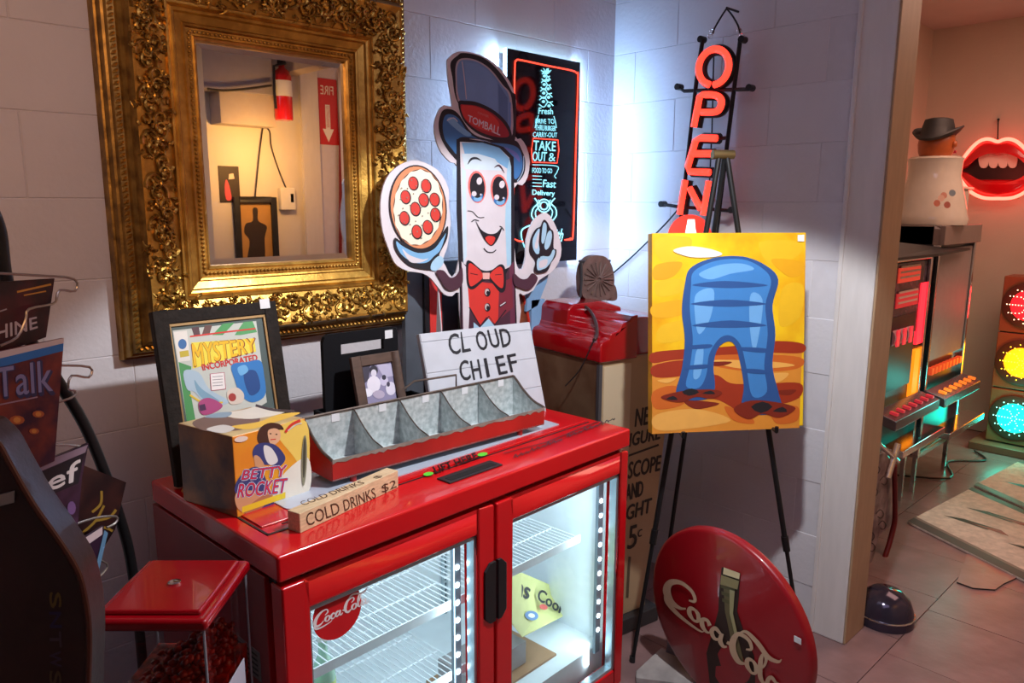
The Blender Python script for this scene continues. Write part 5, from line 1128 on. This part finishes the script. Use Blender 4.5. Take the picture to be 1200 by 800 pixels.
m = MB(); m.prism([rq(*p, .015) for p in [(122, 621), (126, 624), (112, 684), (106, 688)]], rf * .001); o = m.build('loose_card', hx('5A80A0')); tag(o, 'narrow blue card edge beside the lowest magazine', 'card')

# ================================================================ DARK LEATHER PANEL (left foreground)
la = R(46.19 - 90 + 8); lR = V((math.cos(la), math.sin(la), 0)); lf = V((lR.y, -lR.x, 0)); l0 = V((.30, .83, 1.1)) 
l0 = CAM + ray(60, 680) * .92
def lq(u, v, k=0.): return hit(u, v, l0 + lf * k, lf)
LEA = mat('dark_brown_leather', s2l('3A1A12'), .42, coat=.15, noise=.4, nscale=9, bump=.2, bscale=60)
sd = thing('leather_case', 'dark brown curved leather case with stitched edge in the left foreground', 'case', tuple(V((lq(40, 800).x, lq(40, 800).y, .35))))
E_ = smoothline([(-20, 500), (0, 520), (14, 545), (40, 590), (72, 635), (92, 668), (101, 700), (106, 740), (105, 800), (103, 850), (98, 930)], 5)
P = [lq(*p) for p in E_] + [lq(-200, 1000), lq(-200, 500)]
m = MB(); m.prism([tuple(p) for p in P], -lf * .05); m.build('panel', LEA, sd, bevel=.004)
m = MB(); m.tube([lq(p[0] - 1.5, p[1], .001) for p in E_], .0035, mat('leather_piping', s2l('5A2E1E'), .4), 7); m.build('piping', None, sd, smooth=True)
m = MB(); m.obox(lq(-6, 594, .001), (lq(18, 588) - lq(-6, 594)), (lq(-6, 580) - lq(-6, 594)), lf * .003); m.build('buckle', mat('dull_nickel', (.42, .38, .34), .35, .8), sd, bevel=.001)
A = Art(tuple(lq(60, 700, .0006)), tuple(lf), .0003)
for i, (ch, c) in enumerate(zip('SNTWS', ['6A521E', '2E2244', '4A3842', '402E42', '54422A'])): 
    y_ = 694 + i * 23; A.text(ch, [(71, y_), (72, y_ + 18), (59, y_ + 18), (58, y_)], hx(c), .5)
A.build('vertical_lettering', sd)

# ================================================================ BACK ROOM
# lips
lx = FX - .03; lc_ = X(1169, 200, lx)
lp = thing('lips_neon_sign', 'red sculpted lips wall sign with white teeth outlined in neon', 'sign', (FX, lc_.y, lc_.z - .2))
def lX(u, v, k=0): q = X(u, v, lx - k); return q
half = [(1169, 166), (1162, 163.5), (1155, 163), (1147, 166), (1138, 174), (1128, 187), (1121, 200), (1128, 214), (1138, 225), (1150, 231), (1160, 232.5), (1169, 232.5)]
full = half + [(2 * 1169 - u, v) for u, v in half[-2:0:-1]]
full = [(u if u <= 1169 else 1169 + (u - 1169) * 1.03, v) for u, v in full]
upper = [(1169, 166), (1162, 163.5), (1155, 163), (1147, 166), (1138, 174), (1128, 187), (1121, 199), (1133, 197), (1144, 185), (1157, 181), (1169, 183)]
lower = [(1169, 210), (1158, 210), (1145, 209), (1134, 202), (1121, 201), (1128, 212), (1138, 223), (1150, 229.5), (1160, 231), (1169, 232)]
mr = lambda L: L + [(1169 + (1169 - u) * 1.03, v) for u, v in L[::-1] if u != 1169]
LIP = mat('lip_red', s2l('D0101C'), .22, coat=.6)
m = MB(); m.prism([lX(*p) for p in smoothline(full, 3, True)], (.028, 0, 0)); m.build('backboard', mat('mouth_black', (.02, .004, .006), .4), lp)
def puff(L, nm, pk):
    B_ = smoothline(L, 3, True); C_ = [sum(p[i] for p in B_) / len(B_) for i in (0, 1)]; m = MB(); n = len(B_); vs = []
    for t, k in ((1, 0), (.93, .025), (.78, .045), (.5, .06)):
        for p in B_:
            # shrink toward the lip's own middle line
            mid_v = pk(p[0]); vs.append(lX(p[0] + (C_[0] - p[0]) * (1 - t) * .15, p[1] + (mid_v - p[1]) * (1 - t), k))
    fs = [(a * n + i, a * n + (i + 1) % n, (a + 1) * n + (i + 1) % n, (a + 1) * n + i) for a in range(3) for i in range(n)]
    m.add(vs, fs); o = len(m.v); ring = [V(m.v[3 * n + i]) for i in range(n)]
    for tr in tessellate_polygon([ring]): m.f.append([3 * n + i for i in tr]); m.m.append(0)
    bm_o = m.build(nm, LIP, lp, smooth=True)
    b2 = bmesh.new(); b2.from_mesh(bm_o.data); bmesh.ops.recalc_face_normals(b2, faces=b2.faces); b2.to_mesh(bm_o.data); b2.free()
puff(mr(upper), 'upper_lip', lambda u: 174 + abs(u - 1169) * .42 if abs(u - 1169) < 48 else 199)
puff(mr(lower), 'lower_lip', lambda u: 221 - abs(u - 1169) * .38)
for i in range(4):
    u = 1147 + i * 11.3; m = MB(); m.prism([lX(*p, .012) for p in smoothline([(u, 181), (u + 11, 181), (u + 10.4, 194), (u + 5.5, 197), (u + .6, 194)], 2, True)], (.012, 0, 0)); m.build('tooth', hx('E9D8CC'), lp, bevel=.002)
m = MB(); m.tube([lX(*p, .045) for p in smoothline(full, 4, True)], .011, glow('FF5A48', 5.0), 6, True); m.build('neon_tube', None, lp, smooth=True)
m = MB(); m.tube([lX(1169, 166, .01), lX(1170, 140, .0)], .004, BMETAL, 5); m.cyl(lX(1170, 140, -.028), lX(1170, 140, .01), .008, m=BMETAL); m.build('hanger', None, lp)
light('lips_light', 'POINT', tuple(lX(1169, 205, .35)), 2, (1, .08, .05), shadow_soft_size=.15)
# traffic signal
tx_ = 5.5; tg = thing('traffic_signal', 'three-lens traffic signal with lit red amber and green lenses on the floor', 'signal', (5.62, 1.1, 0))
yL = 1.285; yR = yL - .36; zz = [.055, .41, .77, 1.125]
HB = mat('signal_brown', s2l('8E5232'), .45, noise=.1, nscale=8)
for i in range(3): 
    m = MB(); m.box(tx_, tx_ + .2, yR, yL, zz[i] + .004, zz[i + 1] - .004); m.build('housing', HB, tg, bevel=.006)
m = MB(); m.box(tx_ + .01, tx_ + .19, yR + .01, yL - .01, zz[0], zz[3] - .01); m.build('inner_frame', BLACK, tg)
m = MB(); m.box(tx_ - .09, tx_ + .3, yR - .06, yL + .07, 0, .05); m.build('base', mat('base_wood', s2l('7A5440'), .5), tg, bevel=.006)
yc = yL - .148 
for i, (nm, c, c2, s, u) in enumerate([('green_lens', '18E0C0', '9CFFF2', 1.9, 1), ('amber_lens', 'FF9A10', 'FFD23A', 2.0, 2), ('red_lens', 'FF1A22', 'FFD9B0', 1.9, 3)]):
    zc = (zz[i] + zz[i + 1]) / 2 ; c0 = V((tx_ - .001, yc, zc)); r_ = .138
    m = MB(); m.lathe(c0, [(r_ + .006, 0), (r_ + .006, .012), (r_ - .004, .016)], hx('4A2A1C'), 32, (-1, 0, 0)); m.lathe(c0, [(.0001, .022), (r_ * .6, .018), (r_, .008)], glow(c, s), 32, (-1, 0, 0)); o = m.build(nm, None, tg, smooth=True)
    m = MB(); gd = glow(c2, 3.4)
    for ring in range(1, 9):
        rr = r_ * ring / 8.6; n = max(6, int(rr / .0085))
        for k in range(n):
            an = k / n * 6.283; q = c0 + V((-.0248 + .0145 * (rr / r_) ** 3, rr * math.cos(an), rr * math.sin(an))); m.obox(q - V((0, .0028, .0028)), (0, .0056, 0), (0, 0, .0056), (-.002, 0, 0))
    m.build('led_dots', gd, o, kind='stuff')
    light('signal_light', 'POINT', (tx_ - .12, yc, zc), (4.2, 1.6, 1.6)[i], s2l(c), shadow_soft_size=.1)
# rugs
def rug(name, lab, quad, bands):
    P = [Z(*p, 0) for p in quad]
    def rp(s, t, z=.008): a = P[0] + (P[1] - P[0]) * s; b = P[3] + (P[2] - P[3]) * s; return a + (b - a) * t + ZU * z
    t = thing(name, lab, 'rug', tuple((P[0] + P[2]) / 2)); m = MB(); m.prism([tuple(p) for p in P], (0, 0, .012)); m.build('woven_body', RUGC, t, bevel=.004)
    m = MB()
    for s0, s1, t0, t1, c in bands: m.add([rp(s0, t0, .0124), rp(s1, t0, .0124), rp(s1, t1, .0124), rp(s0, t1, .0124)], [(0, 1, 2, 3)], hx(c))
    for c, a, b_, w_ in DIA:
        m.add([rp(c - w_, a, .013), rp(c, (a * 2 + b_) / 3, .013), rp(c + w_, b_, .013), rp(c, (a + b_ * 2) / 3 + .06, .013)], [(0, 1, 2, 3)], hx('1E181A')); m.add([rp(c - w_ * .2, (a + b_) / 2, .0133), rp(c + w_, b_, .0133), rp(c + w_ * .6, b_ + .08, .0133)], [(0, 1, 2)], hx('8A3A34'))
    m.build('woven_pattern', None, t)
RUGC = mat('rug_cream', s2l('D8C2B2'), .9, noise=.25, nscale=30, bump=.6, bscale=160)
DIA = [(.42, .12, .5, .09), (.70, .16, .55, .09), (.45, .62, .95, .08), (.72, .62, .95, .08)]
rug('rug', 'cream woven rug with grey border and black and rust darts, nearer of the two', [(1063, 613), (1139, 573), (1290, 640), (1215, 690)], [(0, .09, 0, 1, '4A403E'), (.09, .12, 0, 1, '7E6A62'), (.93, 1, 0, 1, '3E2A26')])
rug('rug', 'pale woven rug tinted by the green signal lens, farther of the two', [(1141, 570), (1196, 541), (1330, 590), (1292, 638)], [(0, .08, 0, 1, '5A4038'), (.92, 1, 0, 1, '6E625E')])
m = MB(); P = [Z(*p, 0) for p in [(1133, 652), (1122, 684), (1140, 692), (1168, 690), (1190, 680), (1215, 670), (1220, 690)]]; P = [Z(*p, 0) for p in [(1133, 650), (1121, 683), (1140, 690), (1166, 692), (1176, 685), (1200, 674), (1230, 680), (1230, 640)]]
m.prism([tuple(p) for p in P], (0, 0, .006), FLM, BLACK); o = m.build('loose_flagstone', None); tag(o, 'loose irregular flagstone piece in front of the nearer rug', 'stone')

def slot_machine(name, label, x0, x1, y0, zb, zt, kind):
    yb_ = LY - .02; t = thing(name, label, 'machine', ((x0 + x1) / 2, (y0 + yb_) / 2, 0), 'slot machines along the back room wall')
    CAB = mat('cabinet_dark', (.03, .028, .035), .3, .2); w_ = x1 - x0; h = zt - zb
    m = MB(); m.box(x0, x1, y0 + .05, yb_ - .12, zb, zt); m.build('cabinet', CAB, t, bevel=.006)
    m = MB()
    for x in (x0, x1 - .022): m.box(x, x + .022, y0 + .02, y0 + .055, zb, zt)
    m.box(x0, x1, y0 + .02, y0 + .055, zt - .02, zt); m.build('chrome_trim', CHROME, t, bevel=.003)
    m = MB(); m.obox((x0, y0 + .02, zb + h * .30), (w_, 0, 0), (0, -.10, -.03), (0, .0, -.05)); o = m.build('button_deck', mat('deck_grey', (.16, .15, .18), .25, .5), t, bevel=.006)
    for k in range(7):
        x = x0 + .06 + (w_ - .12) * k / 6; MB().obox((x - .011, y0 - .065, zb + h * .30 - .018), (.022, 0, 0), (0, .035, .006), (0, -.001, .012)).build('button', glow('FF7A28', .8) if kind == 2 else glow('C8303E', .5), o)
    m = MB(); m.obox((x0 + .01, y0 - .02, zb + h * .1), (w_ - .02, 0, 0), (0, -.10, 0), (0, 0, .035)); m.build('coin_tray', CHROME, t, bevel=.004)
    m = MB()
    for x in (x0 + .04, x1 - .06): m.box(x, x + .02, y0 + .04, y0 + .06, 0, zb); m.box(x, x + .02, yb_ - .16, yb_ - .14, 0, zb)
    m.box(x0 + .03, x1 - .03, y0 + .03, yb_ - .13, zb - .02, zb); m.build('stand', CHROME, t)
    if kind == 1:
        PRN = mat('printed_glass', s2l('6E4A58'), .2, noise=.7, nscale=26, col2=s2l('2A1A22'))
        m = MB(); m.box(x0 + .03, x1 - .03, y0 + .035, y0 + .045, zb + h * .62, zt - .03, PRN); m.build('top_glass', None, t)
        for k, (z0_, z1_, c, s_) in enumerate([(.88, .95, 'D8402E', .6), (.76, .83, 'C02A2E', .5)]):
            m = MB(); m.box(x0 + w_ * .3, x0 + w_ * .78, y0 + .03, y0 + .036, zb + h * z0_, zb + h * z1_, glow(c, s_)); 
            for q in range(3): m.box(x0 + w_ * .33, x0 + w_ * .75, y0 + .027, y0 + .031, zb + h * (z0_ + .02 + q * .025), zb + h * (z0_ + .03 + q * .025), hx('E8C8B8'))
            m.build('lit_pay_panel', None, t)
        m = MB(); m.box(x1 - .10, x1 - .03, y0 + .028, y0 + .05, zb + h * .55, zb + h * .86, glow('FF2A38', 1.5)); m.build('side_lamp', None, t); m = MB(); m.box(x1 - .10, x1 - .03, y0 + .028, y0 + .05, zb + h * .24, zb + h * .52, glow('FF8A18', 1.2)); m.build('side_lamp', None, t); m = MB(); m.box(x0 + .03, x0 + .07, y0 + .028, y0 + .05, zb + h * .5, zb + h * .8, glow('FF2A38', 1.0)); m.build('side_lamp', None, t)
        m = MB(); m.box(x0 + .12, x1 - .14, y0 + .03, y0 + .05, zb + h * .36, zb + h * .72, BLACK); m.build('reel_window', None, t)
        for k in range(3):
            x = x0 + .2 + k * .085; MB().cyl((x - .035, y0 + .07, zb + h * .62), (x + .035, y0 + .07, zb + h * .62), .055, m=hx('C8A8B0'), seg=20).build('reel', None, t, smooth=True); MB().box(x - .018, x + .018, y0 + .012, y0 + .018, zb + h * .58, zb + h * .66, glow('D8303E', .8)).build('reel_mark', None, t)
        m = MB(); m.tube([(x0 - .005, y0 + .2, zb + .25), (x0 - .03, y0 + .12, zb + .5)], .01, CHROME); m.lathe((x0 - .03, y0 + .12, zb + .5), [(.0001, -.02), (.02, 0), (.0001, .02)], BLACK, 12); m.build('pull_lever', None, t)
        m = MB(); m.box(x0 + .04, x1 - .04, y0 - .01, y0, zb + .01, zb + .07, glow('2EE8C8', .7)); m.build('teal_lamp', None, t)
    else:
        m = MB(); m.box(x0 + .03, x1 - .03, y0 + .03, y0 + .04, zb + h * .42, zt - .12, mat('dull_glass', s2l('9C8C88'), .55)); m.build('back_glass', None, t)
        m = MB(); m.box(x0 - .0, x1 + .0, y0 + .0, y0 + .3, zt - .10, zt); m.build('marquee', mat('marquee_grey', s2l('8E7C76'), .35, .2), t, bevel=.004)
        for k in range(9): MB().box(x0 + .05 + k * (w_ - .1) / 9, x0 + .05 + (k + .6) * (w_ - .1) / 9, y0 + .01, y0 + .035, zb + h * .36, zb + h * .39, glow('C8401E', .8)).build('indicator_lamp', None, t)
    return t
slot_machine('slot_machine', 'slot machine with red reels and orange side lamps, nearer the door frame', 3.60, 4.20, 1.28, .30, 1.31, 1)
slot_machine('slot_machine', 'slot machine with plain grey upper glass and lit orange buttons, nearer the far wall', 4.28, 4.90, 1.28, .22, 1.45, 2)
light('teal_light', 'POINT', (4.3, 1.1, .62), 1.6, (.1, .9, .75), shadow_soft_size=.06)
# shelf lid over nearer machine
m = MB(); m.prism([Y(1046, 286, 1.3), Y(1100, 292, 1.3), Y(1137, 293, 1.28), Y(1100, 300, 1.2), Y(1046, 306, 1.2)], (0, 0, .012)); tag(m.build('dark_tray', BLACK), 'thin dark tray resting on top of the nearer slot machine', 'tray')
# ceramic jar with head
jt = thing('ceramic_jar', 'large glazed white ceramic jar with painted flowers standing on the farther slot machine', 'jar', (4.45, 1.45, 1.452))
jy = 1.42; JW = mat('cream_glaze', s2l('D9CDBE'), .12, coat=.6)
def jq(u, v, y=jy): return Y(u, v, y)
c0 = jq(1090, 268); c0.z = 1.452; sc = (jq(1090, 183).z - 1.452)
rx = 30 / 887 * 4.68
m = MB(); m.lathe((c0.x - .02, jy, 1.452), [(.0001, 0), (rx * 1.12, 0), (rx * 1.15, .03), (rx * 1.1, sc * .15), (rx * .98, sc * .4), (rx * .86, sc * .6), (rx * .80, sc * .72), (rx * .82, sc * .93), (rx * .85, sc * .97), (rx * .76, sc), (.0001, sc)], None, 32); m.build('jar_body', JW, jt, smooth=True)
m = MB(); a = jq(1122, 225); m.obox((a.x - .16, jy - .06, 1.46), (.17, 0, 0), (0, .1, 0), (0, 0, a.z - 1.45)); m.obox((a.x - .18, jy - .07, a.z + .01), (.24, 0, 0), (0, .12, 0), (0, 0, .018)); m.build('jar_spout_block', JW, jt, bevel=.012)
A = Art((0, jy - rx * 1.02, 0), (0, -1, 0), .001); 
for p, c in [((1098, 238), 'B86A58'), ((1106, 229), 'C88A7A'), ((1110, 240), 'A85A50'), ((1103, 232), 'D8B0A0'), ((1116, 226), '7A8A98')]: A.ell(p, 4, 4, hx(c), n=10)
A.build('painted_flowers', jt)
hd = thing('cowboy_head_figurine', 'orange-faced figurine head in a black cowboy hat on top of the white jar', 'figurine', tuple(V((c0.x - .0, jy, 1.452 + sc))))
hz = 1.452 + sc; hxx = jq(1098, 170).x - .01; FC = mat('orange_face', s2l('B85A28'), .35, noise=.15, nscale=30); hr = .088
m = MB(); m.lathe((hxx, jy, hz - .005), [(.0001, 0), (hr * .8, 0), (hr * .95, .03), (hr, .07), (hr * .95, .11), (hr * .6, .15), (.0001, .16)], None, 24); m.build('head', FC, hd, smooth=True)
m = MB(); m.lathe((hxx + hr * .8, jy - .03, hz + .055), [(.0001, -.02), (.02, -.008), (.016, .012), (.0001, .022)], FC, 12); m.lathe((hxx - .01, jy - hr, hz + .06), [(.0001, -.022), (.014, -.01), (.014, .01), (.0001, .022)], FC, 12); m.build('nose_and_ear', None, hd, smooth=True)
m = MB(); m.lathe((hxx + hr * .62, jy - .066, hz + .08), [(.0001, -.012), (.014, 0), (.0001, .012)], hx('1A1418'), 10); m.obox((hxx + hr * .6, jy - .08, hz + .02), (.05, .01, 0), (0, .02, 0), (0, 0, .012), hx('B0203A')); m.build('eye_and_mouth', None, hd)
HT = mat('hat_black', (.02, .018, .02), .6); m = MB(); n = 40; rows_ = []
hb = V((hxx + .005, jy, hz + .105)); vs = []
for r_, h_ in [(.10, 0.), (.125, .0), (.145, .01), (.14, .02), (.125, .012), (.10, .012), (.092, .05), (.08, .085), (.05, .092), (.0001, .08)]:
    for k in range(n): an = k / n * 6.283; up = .04 * abs(math.sin(an)) ** 2 * max(0, (r_ - .1) / .06); vs.append(hb + V((r_ * 1.05 * math.cos(an), r_ * .8 * math.sin(an), h_ + up + .03 * math.cos(an) * (r_ > .1))))
m.add(vs, [(a * n + k, a * n + (k + 1) % n, (a + 1) * n + (k + 1) % n, (a + 1) * n + k) for a in range(9) for k in range(n)]); m.build('cowboy_hat', HT, hd, smooth=True)
# small clutter by the door frame
py = 1.15; pb = thing('floral_panel', 'pale floral printed panel standing behind the door frame', 'panel', tuple(V((3.2, py, .05))))
P = [Y(*p, py) for p in [(1000, 540), (1038, 530), (1047, 545), (1048, 612), (1030, 628), (1012, 700), (996, 720)]]
m = MB(); m.prism([tuple(p) for p in P], (0, .02, 0)); m.build('board', mat('floral_pale', s2l('9C8A8C'), .4, noise=.35, nscale=16, col2=s2l('5E4A50')), pb, bevel=.002)
A = Art((0, py, 0), (0, -1, 0), .0008)
for k in range(9): 
    u, v = 1022 + 9 * math.sin(k * 1.7) , 550 + k * 13; A.stroke([(u, v), (u + 5, v - 5), (u + 9, v), (u + 6, v + 5), (u + 2, v + 3)], 1, hx('2E2228'))
A.build('floral_print', pb)
m = MB(); m.tube([Y(*p, py - .02) for p in smoothline([(1048, 545), (1049, 600), (1046, 622), (1036, 655), (1022, 685), (1008, 700)], 4)], .012, mat('dark_red_tube', s2l('6E0E14'), .3), 8); tag(m.build('red_trim_rod', None, smooth=True), 'dark red curved rod edging the floral panel behind the door frame', 'rod')
m = MB(); m.cyl(Y(1040, 560, py - .05), Y(1052, 520, py - .05), .014, m=CHROME); m.cyl(Y(1030, 520, py - .05), Y(1052, 540, py - .05), .010, m=CHROME); tag(m.build('chrome_bracket', None), 'crossed chrome bracket above the floral panel', 'bracket')
# stool base
dm = Z(1010, 800, .16); dq = V((2.90, .86, 0)); dq = Z(1008, 820, .0)
dq = hit(1012, 800, (2.62, 0, 0), (1, 0, 0)); 
db = thing('round_stool_base', 'glossy dark domed metal base with a chrome ring at the bottom of the door frame', 'stool', (2.86, .93, 0))
m = MB(); m.lathe((2.86, .93, 0), [(.105, 0), (.105, .02), (.10, .05), (.085, .09), (.055, .118), (.0001, .13)], None, 32); m.build('dome', mat('dome_dark', (.06, .05, .08), .12, .6), db, smooth=True)
m = MB(); m.tube([V((2.86 + .104 * math.cos(t * .3), .93 + .104 * math.sin(t * .3), .035)) for t in range(21)], .004, CHROME, 6, True); m.build('ring', None, db)
# wires under the machines
m = MB(); m.tube(smoothline([(4.5, 1.5, .01), (4.7, 1.25, .008), (5.0, 1.35, .008), (5.2, 1.2, .008), (5.35, 1.3, .01)], 5), .006, BLACK, 5); tag(m.build('floor_cable', None), 'black cable on the floor under the slot machines', 'cable')
